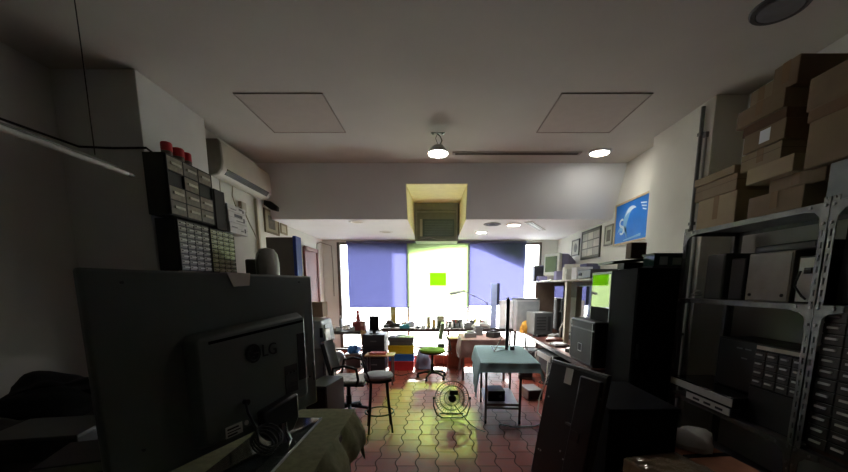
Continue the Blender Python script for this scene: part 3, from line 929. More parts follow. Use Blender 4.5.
# ------------------------------------------------------------------ left corner bench and what is on and under it
t = thing('corner_bench', 'dark edged workbench in the far left corner under white clutter', 'workbench', (-2.0, 8.25, 0))
B().bb(-0.62, 0.72, -0.35, 0.45, 0.72, 0.78).obj('benchtop', M((44, 40, 38), 0.5), t, 0.004)
for x in (-0.58, 0.40):
    for y in (-0.30, 0.40):
        B().bb(x - 0.025, x + 0.025, y - 0.025, y + 0.025, 0, 0.72).obj('leg', BLACK, t)
B().bb(-0.58, 0.45, 0.38, 0.42, 0.25, 0.29).obj('stretcher', BLACK, t)
t = thing('drawer_unit', 'black drawer unit beside the corner bench under a small black monitor', 'drawer unit', (-1.28, 7.62, 0))
B().bb(-0.22, 0.22, -0.25, 0.25, 0, 0.78).obj('body', M((34, 36, 40), 0.5), t, 0.006)
for k in range(3):
    q = B().bb(-0.20, 0.20, -0.262, -0.25, 0.06 + k * 0.24, 0.28 + k * 0.24).obj('drawer', M((44, 46, 52), 0.5), t, 0.004)
    B().bb(-0.06, 0.06, -0.275, -0.262, 0.16 + k * 0.24, 0.18 + k * 0.24).obj('handle', GREY, q)
t = thing('monitor', 'small black monitor on the black drawer unit below the left blind', 'monitor', (-1.30, 7.62, 0.782))
B().bb(-0.10, 0.10, -0.02, 0.02, 0.05, 0.36).obj('screen_body', M((26, 27, 34), 0.4), t, 0.006)
B().bb(-0.09, 0.09, -0.023, -0.02, 0.065, 0.345).obj('screen', GLOSSB, t)
B().bb(-0.03, 0.03, -0.02, 0.02, 0.0, 0.06).bb(-0.09, 0.09, -0.07, 0.07, 0, 0.012).obj('stand', BLACK, t, 0.003)
rnd = random.Random(3)
wl_ = ['white crumpled paper on the corner bench nearest the wall', 'white plastic tray on the corner bench', 'grey circuit housing amid white papers on the corner bench',
       'white folded sheet at the front of the corner bench', 'pale plastic cover at the right of the corner bench', 'white flat carton behind the papers on the corner bench']
for k in range(6):
    x, y = -2.50 + k * 0.155, 8.05 + 0.22 * (k % 2)
    sh = B().blob((0, 0, 0.035), (0.10, 0.09, 0.06), 0.35, 60 + k, 2) if k % 3 == 0 else B().box((0, 0, 0.03), (0.16, 0.13, 0.055), rz=0.5 * k).box((0.02, 0.01, 0.07), (0.10, 0.09, 0.03), rz=0.9 * k)
    tag(sh.obj(('paper', 'plastic_tray', 'circuit_housing', 'paper', 'plastic_cover', 'carton')[k], (PAPER, WHITE, LGREY, PAPER, LGREY, WHITE)[k], None, 0.003 if k % 3 else 0, loc=(x, y, 0.782)), wl_[k], ('paper', 'tray', 'housing', 'paper', 'cover', 'box')[k])


def bottle(lab, loc, r, h, body, cap, name='bottle', cat='bottle', neck=0.4):
    t = thing(name, lab, cat, loc)
    B().lathe([(r * 0.9, 0), (r, 0.008), (r, h * 0.62), (r * neck, h * 0.8), (r * neck, h * 0.86)], n=14).obj('body', body, t)
    B().lathe([(r * neck * 1.15, h * 0.85), (r * neck * 1.15, h * 0.98), (r * neck * 0.9, h), (0.002, h)], n=12).obj('cap', cap, t)
    return t


BZ = 0.782
bottle('grey spray can with a white cap on the corner bench by the window frame', (-2.22, 8.5, BZ), 0.035, 0.30, M((120, 120, 124), 0.3, 0.7), WHITE, 'spray_can', 'can')
t = thing('red_case', 'dull red tool case on the corner bench under the red bottle', 'case', (-1.72, 8.15, BZ))
B().bb(-0.13, 0.14, -0.09, 0.09, 0, 0.20).obj('body', M((124, 44, 44), 0.5), t, 0.008)
B().tube([(-0.06, 0, 0.20), (-0.05, 0, 0.225), (0.05, 0, 0.225), (0.06, 0, 0.20)], 0.008).obj('handle', BLACK, t)
B().bb(0.05, 0.12, -0.095, -0.09, 0.1, 0.17).obj('label_plate', M((196, 160, 150), 0.6), t)
bottle('tall red bottle behind the red tool case', (-1.80, 8.42, BZ), 0.05, 0.42, M((150, 40, 40), 0.4), RED, neck=0.55)
tag(B().bb(-0.05, 0.05, -0.012, 0.012, 0, 0.30).bb(-0.055, -0.02, -0.014, 0.014, 0.27, 0.32).obj('wood_offcut', WOODL, None, 0.003, loc=(-1.53, 7.62, 0.53)), 'upright pale wood offcut fixed between the corner bench and drawer unit', 'wood')
for k, (x, y, r, m, lab, cat) in enumerate(((-1.82, 8.0, (0.13, 0.12, 0.13), M((44, 118, 190), 0.5), 'bright blue plastic bag under the corner bench', 'bag'),
                                            (-2.19, 8.0, (0.16, 0.18, 0.20), M((120, 124, 126), 0.7), 'grey plastic bag of parts under the corner bench', 'bag'),
                                            (-2.5, 8.28, (0.13, 0.16, 0.24), M((92, 96, 98), 0.7), 'darker grey bag under the corner bench by the wall', 'bag'))):
    z0 = 0.30 if k == 0 else 0.0
    tag(B().blob((0, 0, r[2] * 0.55), r, 0.3, 90 + k, 3).obj('plastic_bag', m, loc=(x, y, z0)), lab, cat)
t = thing('storage_bin', 'grey lidded bin under the corner bench carrying the blue bag', 'bin', (-1.82, 8.0, 0))
B().bb(-0.16, 0.16, -0.16, 0.16, 0, 0.27).obj('body', M((84, 88, 92), 0.6), t, 0.01)
B().bb(-0.17, 0.17, -0.17, 0.17, 0.27, 0.298).obj('lid', M((110, 114, 116), 0.6), t, 0.006)
t = thing('small_table', 'small pale wood table with tray edge in front of the black drawer unit', 'table', (-1.02, 6.55, 0))
B().bb(-0.26, 0.26, -0.16, 0.16, 0.52, 0.545).obj('tabletop', WOODL, t, 0.003)
for x in (-0.22, 0.22):
    for y in (-0.12, 0.12):
        B().bb(x - 0.012, x + 0.012, y - 0.012, y + 0.012, 0, 0.52).obj('leg', METAL, t)
tag(B().bb(-0.17, 0.12, -0.11, 0.1, 0, 0.03).obj('red_folder', M((170, 66, 48), 0.6), None, 0.003, loc=(-1.03, 6.55, 0.547)), 'red folder lying on the small pale wood table', 'folder')

# ------------------------------------------------------------------ long bench under the window
t = thing('window_bench', 'long thin workbench running under the blinds', 'workbench', (0.29, 8.72, 0))
B().bb(-1.56, 1.56, -0.30, 0.30, 0.745, 0.78).obj('benchtop', M((70, 66, 62), 0.9, spec=0.2), t, 0.004)
B().bb(-1.56, 1.56, -0.315, -0.30, 0.715, 0.782).obj('front_edge', M((46, 42, 40), 0.8), t, 0.002)
for x in (-1.5, -0.02, 1.5):
    for y in (-0.26, 0.26):
        B().bb(x - 0.02, x + 0.02, y - 0.02, y + 0.02, 0.2, 0.745).obj('leg', M((60, 60, 60), 0.5, 0.5), t)


def crate(lab, z, h, m, w=0.26, rim=None):
    t = thing('crate', lab, 'crate', (-0.75, 7.75, z), 0, 'stacked plastic crates under the window bench')
    b = B()
    for s_ in (-1, 1):
        b.box((s_ * (w - 0.008), 0, h * 0.5), (0.016, 0.36, h - 0.004), ry=R(3) * s_)
        b.box((0, s_ * 0.172, h * 0.5), (2 * w - 0.02, 0.016, h - 0.004))
    b.bb(-w + 0.015, w - 0.015, -0.17, 0.17, 0.002, 0.015)
    b.obj('body', m, t, 0.003)
    r = B()
    for s_ in (-1, 1):
        r.bb(s_ * (w - 0.012) - 0.014, s_ * (w - 0.012) + 0.014, -0.19, 0.19, h - 0.03, h - 0.004).bb(-w, w, s_ * 0.178 - 0.012, s_ * 0.178 + 0.012, h - 0.03, h - 0.004)
    r.obj('rim', rim or m, t, 0.003)
    return t


crate('red plastic crate at the bottom of the stack under the window bench', 0.0, 0.20, REDP)
crate('blue plastic crate above the red one under the window bench', 0.20, 0.15, BLUEP)
crate('yellow plastic crate between the blue and grey ones', 0.35, 0.18, YELP)
t = thing('toolbox', 'grey lidded toolbox on top of the coloured crates', 'toolbox', (-0.75, 7.75, 0.53))
B().bb(-0.25, 0.25, -0.17, 0.17, 0, 0.10).obj('body', M((70, 72, 74), 0.5), t, 0.006)
B().bb(-0.27, 0.27, -0.18, 0.18, 0.10, 0.17).obj('lid', M((92, 92, 94), 0.5), t, 0.01)
B().tube([(-0.1, 0, 0.17), (-0.09, 0, 0.20), (0.09, 0, 0.20), (0.1, 0, 0.17)], 0.012).obj('handle', DGREY, t)
tag(B().blob((0, 0, 0.16), (0.17, 0.15, 0.27), 0.25, 120, 3).obj('sack', M((120, 126, 150), 0.8), loc=(-0.30, 7.72, 0)), 'bluish grey sack on the floor between crates and green chair', 'sack')
t = thing('wood_cabinet', 'reddish brown wooden cabinet at the right of the green chair', 'cabinet', (0.40, 7.98, 0))
B().bb(-0.16, 0.17, -0.22, 0.22, 0, 0.62).obj('body', WOODR, t, 0.005)
B().bb(-0.19, 0.20, -0.25, 0.24, 0.62, 0.66).obj('top', M((150, 92, 66), 0.5, noise=0.2), t, 0.006)
q = B().bb(-0.13, 0.14, -0.232, -0.22, 0.06, 0.56).obj('door', M((134, 68, 46), 0.5, noise=0.2), t, 0.004)
B().cyl((-0.09, -0.232, 0.34), (-0.09, -0.25, 0.34), 0.012).obj('knob', METAL, q)
t = thing('small_stool', 'small low wooden stool frame beside the reddish cabinet', 'stool', (0.04, 8.05, 0))
B().bb(-0.13, 0.13, -0.12, 0.12, 0.24, 0.265).obj('seat', M((150, 84, 56), 0.5), t, 0.004)
for x in (-0.11, 0.11):
    for y in (-0.1, 0.1):
        B().bb(x - 0.012, x + 0.012, y - 0.012, y + 0.012, 0, 0.24).obj('leg', M((150, 84, 56), 0.5), t)

# clutter on the window bench, each its own thing
ZB2 = 0.782


def wx(px, Y):
    return at(px, 322, Y)[0]


def lump(name, lab, cat, px, Y, d, m, seed=None, rz=0, extra=None):
    b = B()
    if seed is None:
        b.box((0, 0, d[2] / 2), d, rz=rz)
        if extra == 'knob':
            b.cyl((0, -d[1] / 2 - 0.01, d[2] * 0.6), (0, -d[1] / 2, d[2] * 0.6), 0.015)
        if extra == 'step':
            b.box((d[0] * 0.1, 0, d[2] * 1.15), (d[0] * 0.6, d[1] * 0.7, d[2] * 0.4), rz=rz)
    else:
        b.blob((0, 0, d[2] * 0.5), (d[0] / 2, d[1] / 2, d[2] * 0.7), 0.35, seed, 2)
    o = b.obj(name, m, None, 0.004 if seed is None else 0, loc=(wx(px, Y), Y, ZB2))
    return tag(o, lab, cat)


t = thing('box_file', 'upright ochre box under the gap between left and middle blinds', 'box', (wx(393.5, 8.85), 8.85, ZB2))
B().bb(-0.06, 0.06, -0.05, 0.05, 0, 0.46).obj('body', M((176, 156, 84), 0.7), t, 0.003)
B().bb(-0.045, 0.045, -0.053, -0.05, 0.30, 0.40).obj('label_plate', M((210, 198, 140), 0.7), t)
lump('tool_roll', 'dark tool roll on the window bench below the ochre box', 'tool', 390, 8.6, (0.22, 0.16, 0.14), M((70, 66, 60), 0.8), 201)
lump('power_tool', 'black power tool lying on the window bench above the toolbox', 'tool', 398, 8.65, (0.30, 0.12, 0.10), DGREY, 202)
lump('rag', 'grey rag at the left end of the window bench', 'rag', 386, 8.55, (0.18, 0.14, 0.10), GREY, 203)
lump('tape_case', 'teal tape case on the window bench', 'case', 404.5, 8.52, (0.22, 0.12, 0.07), M((60, 140, 150), 0.5), None, 0.2, 'step')
lump('parts_bag', 'clear white bag of parts beside the teal tape case', 'bag', 411, 8.6, (0.22, 0.16, 0.13), M((196, 200, 202), 0.4), 204)
lump('pliers_heap', 'dark handled pliers lying beside the bag of parts', 'pliers', 418, 8.55, (0.16, 0.10, 0.05), DGREY, 205)
def jar(lab, px, Y, r, h, m, lidm, name='jar', cat='jar'):
    t = thing(name, lab, cat, (wx(px, Y), Y, ZB2))
    B().lathe([(r * 0.92, 0), (r, 0.01), (r, h * 0.8), (r * 0.9, h * 0.86)], n=14).obj('body', m, t)
    B().lathe([(r * 0.95, h * 0.86), (r * 0.95, h * 0.98), (0.002, h)], n=14).obj('lid', lidm, t)


jar('olive jar with a pale lid on the window bench', 428.5, 8.7, 0.045, 0.26, M((140, 132, 84), 0.4), LGREY)
jar('amber jar beside the olive jar on the window bench', 434, 8.7, 0.045, 0.20, M((206, 178, 110), 0.3), WHITE)
t = thing('radio', 'dark green boxy meter standing on the window bench beside the amber jar', 'meter', (wx(440.5, 8.75), 8.75, ZB2))
B().bb(-0.09, 0.09, -0.05, 0.05, 0, 0.27).obj('body', M((92, 98, 72), 0.5), t, 0.008)
B().bb(-0.07, 0.07, -0.054, -0.05, 0.15, 0.24).obj('dial', M((170, 170, 140), 0.4), t)
B().cyl((0, -0.05, 0.08), (0, -0.065, 0.08), 0.03).obj('knob', BLACK, t)


def tool_pot(lab, px, Y, col, seed):
    t = thing('tool_pot', lab, 'pot', (wx(px, Y), Y, ZB2))
    B().lathe([(0.035, 0), (0.045, 0.10), (0.042, 0.10), (0.034, 0.01)], n=14).obj('pot', col, t)
    rn = random.Random(seed)
    for k in range(4):
        a, b_ = rn.uniform(-0.03, 0.03), rn.uniform(-0.02, 0.02)
        B().tube([(a * 0.4, b_ * 0.4, 0.02), (a * 1.6, b_ * 1.6, 0.17 + 0.04 * rn.random())], [0.004, 0.009]).obj('screwdriver', (BLACK, RED, DGREY, M((190, 170, 60), 0.4))[k], t)


tool_pot('white pot of screwdrivers on the window bench left of the lamp', 447, 8.7, WHITE, 1)
tool_pot('grey pot of screwdrivers on the window bench nearer the lamp', 457, 8.72, GREY, 2)
tool_pot('dark pot of screwdrivers beside the lamp base', 482, 8.75, DGREY, 3)
bottle('small white squeeze bottle between the screwdriver pots', (wx(452, 8.6), 8.6, ZB2), 0.03, 0.20, WHITE, RED)
bottle('clear flux bottle right of the screwdriver pots', (wx(462, 8.65), 8.65, ZB2), 0.032, 0.18, M((196, 204, 196), 0.2), BLACK)
bottle('tall pale solvent bottle beside the dark pot', (wx(487, 8.7), 8.7, ZB2), 0.04, 0.30, M((200, 200, 196), 0.3), M((90, 90, 92), 0.4))
lump('soldering_station', 'grey soldering station on the window bench right of the bottles', 'soldering station', 468, 8.7, (0.18, 0.16, 0.12), GREY, None, 0.1, 'knob')
lump('wire_spool', 'white coil of wire on the window bench', 'wire', 475, 8.6, (0.18, 0.15, 0.09), WHITE, 206)
lump('circuit_heap', 'pale heap of circuit boards at the right end of the window bench', 'circuit boards', 485, 8.52, (0.26, 0.18, 0.12), M((170, 172, 168), 0.6), 207)
lump('black_plug', 'black power adapter on the window bench under the lamp arm', 'adapter', 472, 8.75, (0.09, 0.08, 0.18), BLACK, None, 0.3)

# jointed bench lamp
LX, LY = wx(492.5, 8.75), 8.75
t = thing('arm_lamp', 'jointed bench lamp with a long thin arm before the right blind', 'lamp', (LX, LY, ZB2))
def lp(px, py):
    x, z = at(px, py, LY)
    return (x - LX, 0, z - ZB2)
B().lathe([(0.08, 0), (0.08, 0.02), (0.03, 0.03), (0.02, 0.06), (0.002, 0.06)], n=18).obj('base', LGREY, t)
B().tube([(0, 0, 0.04), lp(488.5, 310), lp(487, 303)], 0.013).tube([lp(487, 303), lp(474, 296), lp(464, 291)], 0.011).obj('arm', M((130, 134, 140), 0.4, 0.5), t)
for q_ in ((487, 303), (474, 296), (464, 291)):
    p = lp(*q_)
    B().cyl((p[0], -0.02, p[2]), (p[0], 0.02, p[2]), 0.022).obj('joint', M((90, 94, 100), 0.4), t)
p, p2 = lp(464, 291), lp(450, 294)
B().tube([p, ((p[0] + p2[0]) / 2, 0, p[2] - 0.03), p2], [0.02, 0.035, 0.03]).obj('head', M((150, 154, 158), 0.4), t)

# swivel chair with a green seat
t = thing('swivel_chair', 'swivel chair with a lime green seat and black star base', 'chair', (-0.09, 6.95, 0))
B().lathe([(0.002, 0.50), (0.18, 0.50), (0.235, 0.515), (0.25, 0.54), (0.24, 0.565), (0.16, 0.585), (0.002, 0.59)], n=32).obj('seat', GREEN, t)
B().lathe([(0.002, 0.47), (0.16, 0.475), (0.235, 0.50), (0.238, 0.53), (0.002, 0.53)], n=32).obj('seat_shell', BLACK, t)
B().cyl((0, 0, 0.09), (0, 0, 0.48), 0.022).cyl((0, 0, 0.09), (0, 0, 0.28), 0.032).obj('gas_column', BLACK, t)
sb = B()
for k in range(5):
    a = 2 * PI * k / 5 + 0.55
    sb.tube([(0, 0, 0.12), (0.15 * math.cos(a), 0.15 * math.sin(a), 0.115), (0.28 * math.cos(a), 0.28 * math.sin(a), 0.075)], [0.03, 0.022, 0.016])
sb.obj('star_base', BLACK, t)
for k in range(5):
    a = 2 * PI * k / 5 + 0.55
    x, y = 0.28 * math.cos(a), 0.28 * math.sin(a)
    B().cyl((x - 0.022, y, 0.032), (x + 0.022, y, 0.032), 0.032).cyl((x, y, 0.03), (x, y, 0.085), 0.012).obj('caster', BLACK, t)
B().tube([(0.18, 0.05, 0.50), (0.30, 0.06, 0.50), (0.36, 0.06, 0.54), (0.33, 0.06, 0.70), (0.25, 0.06, 0.86)], 0.016).obj('back_bar', DGREY, t)
B().grid(lambda u, v: (0.17 + 0.05 * v + 0.02 * (2 * u - 1) ** 2, -0.14 + 0.38 * u, 0.76 + 0.30 * v), 8, 8, 0.06).obj('backrest', M((150, 172, 128), 0.8), t, 0.012)
B().bb(0.10, 0.24, 0.16, 0.19, 0.56, 0.64).obj('control_box', M((60, 62, 70), 0.5), t, 0.004)

# floor fan
t = thing('floor_fan', 'round chrome floor fan with a black motor on the tiles', 'fan', (0.20, 4.78, 0))
fr, fz = 0.225, 0.27
tl_ = R(-14)
Rm = Euler((tl_, 0, 0)).to_matrix()
def fp(x, y, z):
    v = Rm @ Vector((x, y, z))
    return (v.x, v.y, v.z + fz)
cg = B()
for rad, yy in ((fr, 0), (fr, 0.02), (fr, -0.02), (fr * 0.72, -0.055), (fr * 0.45, -0.065), (fr * 0.72, 0.055), (fr * 0.45, 0.065)):
    cg.tube([fp(rad * math.cos(2 * PI * a / 32), yy, rad * math.sin(2 * PI * a / 32)) for a in range(32)], 0.0035 if rad < fr else 0.005, True, 5)
for k in range(40):
    a = 2 * PI * k / 40
    for s_ in (-1, 1):
        cg.tube([fp(0.04 * math.cos(a), s_ * 0.07, 0.04 * math.sin(a)), fp(fr * 0.7 * math.cos(a), s_ * 0.056, fr * 0.7 * math.sin(a)), fp(fr * math.cos(a), s_ * 0.02, fr * math.sin(a))], 0.0024, False, 4)
cg.obj('wire_cage', M((104, 98, 92), 0.5, 0.4), t)
bl_ = B()
for k in range(3):
    a0 = 2 * PI * k / 3
    def fb(u, v, a0=a0):
        rr = 0.04 + 0.155 * u
        a = a0 + (v - 0.5) * (0.9 + 0.5 * u)
        return fp(rr * math.cos(a), 0.03 * (v - 0.5), rr * math.sin(a))
    bl_.grid(fb, 6, 6, 0.003)
bl_.obj('blades', CLEARP, t)
mb = B().cyl(fp(0, -0.15, 0), fp(0, 0.03, 0), 0.05, n=20).cyl(fp(0, -0.16, 0), fp(0, -0.15, 0), 0.035, n=20)
mb.obj('motor', BLACK, t, 0.006)
B().box(fp(0.02, -0.10, 0.075), (0.11, 0.10, 0.06), rx=tl_).obj('switch_box', BLACK, t, 0.008)
B().tube([fp(-fr - 0.015, 0, 0.0), (-fr - 0.02, 0, 0.16), (-0.20, -0.02, 0.04), (-0.12, -0.05, 0.012), (0.12, -0.05, 0.012), (0.20, -0.02, 0.04), (fr + 0.02, 0, 0.16), fp(fr + 0.015, 0, 0.0)], 0.009).obj('stand', M((70, 66, 62), 0.3, 0.7), t)
B().tube([(-0.14, -0.05, 0.012), (-0.17, 0.12, 0.012), (0.17, 0.12, 0.012), (0.14, -0.05, 0.012)], 0.009).obj('stand_foot', M((70, 66, 62), 0.3, 0.7), t)
for s_ in (-1, 1):
    B().cyl(fp(s_ * fr, 0, 0), fp(s_ * (fr + 0.03), 0, 0), 0.016, n=12).obj('side_knob', BLACK, t)
tag(B().tube([(0.23, 4.62, 0.22), (0.33, 4.58, 0.10), (0.42, 4.5, 0.012), (0.50, 4.34, 0.008), (0.58, 4.26, 0.008)], 0.005).obj('cord', CABLE), 'black power cord trailing from the floor fan to the right', 'cord')

# ------------------------------------------------------------------ cloth covered trolley with the thin screen
TX, TY = 0.86, 4.98
t = thing('trolley', 'metal trolley with a lower shelf under the teal cloth', 'trolley', (TX, TY, 0), R(-3))
for x in (-0.215, 0.215):
    for y in (-0.45, 0.45):
        q = B().bb(x - 0.014, x + 0.014, y - 0.014, y + 0.014, 0.06, 0.80).obj('leg', M((112, 104, 98), 0.4, 0.6), t)
        B().cyl((x - 0.012, y, 0.03), (x + 0.012, y, 0.03), 0.03, n=14).bb(x - 0.01, x + 0.01, y - 0.01, y + 0.01, 0.03, 0.065).obj('caster', BLACK, q)
B().bb(-0.30, 0.40, -0.60, 0.72, 0.80, 0.83).obj('top_board', WOODD, t)
B().bb(-0.22, 0.22, -0.46, 0.46, 0.20, 0.225).obj('lower_shelf', M((140, 138, 134), 0.4, 0.3), t, 0.003)
B().bb(-0.22, 0.22, -0.455, -0.435, 0.24, 0.27).obj('rail', M((112, 104, 98), 0.4, 0.6), t)
def cl(u, v):
    x, y = -0.50 + u * 1.0, -0.76 + v * 1.56
    z, dx, dy = 0.836, abs(x) - 0.365, max(-y - 0.605, y - 0.725)
    ripple = 0.012 * math.sin(v * 30) + 0.01 * math.sin(u * 26)
    over = max(dx, 0) * 1.15 + max(dy, 0) * 0.9
    if dx > 0:
        x = math.copysign(0.365 + 0.25 * dx + ripple * min(1, dx * 8), x)
        z -= dx * (1.1 if x < 0 else 1.0)
        if x < 0:
            z -= max(0, dx) * 2.2 * (0.6 + 0.4 * math.sin(v * 5))
    if dy > 0:
        y = math.copysign(abs(y) - dy * 0.75 - (0 if y > 0 else 0.0), y) + ripple * min(1, dy * 8) * 0.6
        z -= dy * 0.75
    z += 0.002 * math.sin(u * 14) * math.sin(v * 11)
    return (x, y, z)
tag(B().grid(cl, 40, 44, 0.004).obj('tablecloth', TEAL, loc=(TX + 0.05, TY, 0), rot=(0, 0, R(-3))), 'pale teal cloth draped over the metal trolley', 'tablecloth')
sx, sy = 1.0, 5.25
va = math.atan2(sx, sy)
t = thing('thin_screen', 'thin black flat screen seen edge on upon the teal cloth', 'screen', (sx, sy, 0.845), -va + R(0.6))
B().bb(-0.022, 0.022, -0.40, 0.40, 0.09, 0.74).obj('screen_body', M((24, 26, 34), 0.4), t, 0.008)
B().bb(0.022, 0.025, -0.38, 0.38, 0.11, 0.72).obj('screen', GLOSSB, t)
B().bb(-0.02, 0.02, -0.05, 0.05, 0.0, 0.12).obj('stand_neck', BLACK, t, 0.004)
B().tube([(0, -0.05, 0.008), (-0.17, -0.25, 0.008), (-0.22, 0.2, 0.008), (0, 0.05, 0.008)], 0.008).tube([(-0.17, -0.25, 0.008), (-0.06, 0.0, 0.20)], 0.006).obj('wire_stand', CHROME, t)
B().cyl((0.05, -0.05, 0.03), (0.11, -0.05, 0.03), 0.03, n=12).obj('adapter_plug', BLACK, t)
# boxes and gear on the trolley's lower shelf
t = thing('amplifier', 'black boxy amplifier on the lower shelf of the trolley', 'amplifier', (TX - 0.08, TY - 0.10, 0.228))
B().bb(-0.10, 0.12, -0.15, 0.15, 0.01, 0.15).obj('body', BLACK, t, 0.005)
B().bb(-0.09, 0.11, -0.156, -0.15, 0.02, 0.14).obj('front_panel', DGREY, t)
B().cyl((0.06, -0.156, 0.08), (0.06, -0.17, 0.08), 0.02).obj('knob', LGREY, t)
# second cloth table behind
t = thing('rear_table', 'low table under a dusty pink cloth behind the teal one', 'table', (0.87, 7.22, 0))
B().bb(-0.42, 0.42, -0.5, 0.5, 0.74, 0.77).obj('tabletop', WOODD, t)
for x in (-0.38, 0.38):
    for y in (-0.45, 0.45):
        B().bb(x - 0.02, x + 0.02, y - 0.02, y + 0.02, 0, 0.74).obj('leg', METAL, t)
def cl2(u, v):
    x, y = -0.72 + u * 1.44, -0.78 + v * 1.56
    z, dx, dy = 0.776, abs(x) - 0.425, abs(y) - 0.505
    rp = 0.015 * math.sin(v * 28) + 0.012 * math.sin(u * 31)
    if dx > 0:
        x = math.copysign(0.425 + 0.12 * dx + rp * min(1, dx * 8), x); z -= dx * 1.2
    if dy > 0:
        y = math.copysign(0.505 + 0.12 * dy + rp * min(1, dy * 8), y); z -= dy * 1.2
    return (x, y, z)
tag(B().grid(cl2, 36, 36, 0.004).obj('tablecloth', M((150, 122, 114), 0.9, noise=0.08, scale=20), loc=(0.87, 7.22, 0)), 'dusty pink cloth over the table behind the thin screen', 'tablecloth')
for k, (x, y, d, m, nm, lab, cat) in enumerate((
        (0.64, 7.08, (0.22, 0.2, 0.08), LGREY, 'open_chassis', 'pale open chassis on the pink cloth below the lamp', 'chassis'),
        (0.82, 7.38, (0.16, 0.14, 0.14), GREY, 'power_supply', 'grey power supply on the pink cloth', 'power supply'),
        (1.08, 7.03, (0.18, 0.22, 0.10), DGREY, 'meter', 'dark meter on the pink cloth beside the thin screen', 'meter'))):
    o = B().box((0, 0, d[2] / 2), d, rz=0.3 * k).box((0, 0, d[2] + 0.015), (d[0] * 0.6, d[1] * 0.5, 0.03), rz=0.3 * k).obj(nm, m, None, 0.004, loc=(x, y, 0.785))
    tag(o, lab, cat)

# tall gear between window bench and right bench
t = thing('blue_panel', 'tall thin pale blue panel with a dark edge before the right blind', 'panel', (at(495, 300, 8.45)[0], 8.45, ZB2))
B().bb(-0.09, 0.04, -0.02, 0.02, 0, 1.02).obj('panel', M((150, 166, 206), 0.5), t, 0.004)
B().bb(0.04, 0.10, -0.03, 0.03, 0.55, 1.03).obj('dark_edge', M((40, 48, 70), 0.5), t, 0.01)
B().bb(-0.1, 0.08, -0.06, 0.06, 0, 0.02).obj('foot', DGREY, t)

# ------------------------------------------------------------------ right bench and shelf
RZ = 0.75
t = thing('right_bench', 'long dark workbench along the right wall with a reddish top', 'workbench', (2.42, 6.68, 0))
B().bb(-0.53, 0.34, -2.28, 2.58, RZ - 0.045, RZ).bb(0.34, 0.52, -1.40, 2.58, RZ - 0.045, RZ).obj('benchtop', M((92, 56, 48), 0.35, noise=0.2), t, 0.004)
B().bb(-0.545, -0.53, -2.28, 2.58, RZ - 0.06, RZ + 0.002).obj('front_edge', M((60, 58, 58), 0.4), t)
for y in (-2.2, -0.25, 1.4, 2.5):
    B().bb(-0.48, -0.44, y - 0.02, y + 0.02, 0, RZ - 0.045).obj('leg', DGREY, t)
    B().bb(0.28, 0.32, y - 0.02, y + 0.02, 0, RZ - 0.045).obj('leg', DGREY, t)
B().bb(-0.45, 0.32, -2.2, 2.5, 0.18, 0.20).obj('lower_board', M((70, 62, 58), 0.6), t)
t = thing('white_tower', 'tall white tower case at the far end of the right bench', 'computer', (2.01, 8.42, RZ + 0.002))
B().bb(-0.27, 0.24, -0.28, 0.28, 0, 0.70).obj('body', M((176, 180, 184), 0.5), t, 0.01)
B().bb(-0.24, 0.22, -0.286, -0.28, 0.05, 0.66).obj('side_panel', M((150, 156, 160), 0.5), t)
B().bb(-0.27, 0.24, -0.28, 0.28, 0.70, 0.73).obj('top_cover', M((90, 94, 98), 0.5), t, 0.006)
t = thing('white_panel_case', 'slim bright white case standing left of the white tower', 'case', (1.60, 8.58, ZB2))
B().bb(-0.17, 0.13, -0.12, 0.12, 0, 0.64).obj('body', M((226, 228, 230), 0.5), t, 0.01)
B().bb(-0.13, 0.09, -0.125, -0.12, 0.08, 0.56).obj('front_panel', M((236, 236, 236), 0.4), t, 0.003)
tag(B().blob((0, 0, 0.07), (0.11, 0.10, 0.14), 0.3, 301, 3).obj('orange_bag', M((216, 160, 60), 0.6), loc=(1.93, 7.99, RZ + 0.002)), 'small orange yellow bag on the right bench before the white tower', 'bag')
t = thing('desk_computer', 'grey desktop computer with vents on the right bench under the shelf', 'computer', (2.16, 7.80, RZ + 0.002), R(8))
B().bb(-0.20, 0.20, -0.22, 0.22, 0, 0.46).obj('body', M((120, 124, 124), 0.5), t, 0.01)
B().bb(-0.19, 0.19, -0.226, -0.22, 0.02, 0.44).obj('back_panel', M((86, 90, 92), 0.5), t)
g = B()
for k in range(5):
    g.bb(-0.15, 0.05, -0.23, -0.226, 0.10 + k * 0.06, 0.13 + k * 0.06)
g.bb(0.09, 0.15, -0.23, -0.226, 0.08, 0.38)
g.obj('vent_slots', DGREY, t)
tag(B().tube([(2.36, 7.05, 0.765), (2.34, 7.0, 0.95), (2.40, 6.95, 1.10), (2.48, 7.0, 1.25), (2.52, 7.1, 1.45)], 0.014).obj('cable', CABLEW), 'thick white cable rising from the right bench to a monitor', 'cable')
# wall shelf above the bench
SZ = 1.86
t = thing('bench_shelf', 'long pale shelf above the right bench carrying the old monitor', 'shelf', (2.6, 7.2, SZ))
B().bb(-0.36, 0.34, -1.75, 2.02, -0.03, 0).obj('board', M((168, 166, 152), 0.5), t, 0.003)
B().bb(-0.34, -0.26, -0.68, -0.60, -(SZ - RZ) + 0.002, -0.03).obj('post', M((206, 202, 182), 0.5), t)['label'] = 'cream upright post'
B().bb(-0.34, 0.30, 1.36, 1.40, -(SZ - RZ) + 0.002, -0.03).obj('side_board', M((136, 116, 104), 0.6), t)['label'] = 'brown end board'
B().bb(0.30, 0.33, -1.7, 2.0, -0.35, -0.03).obj('back_rail', M((150, 146, 134), 0.5), t)


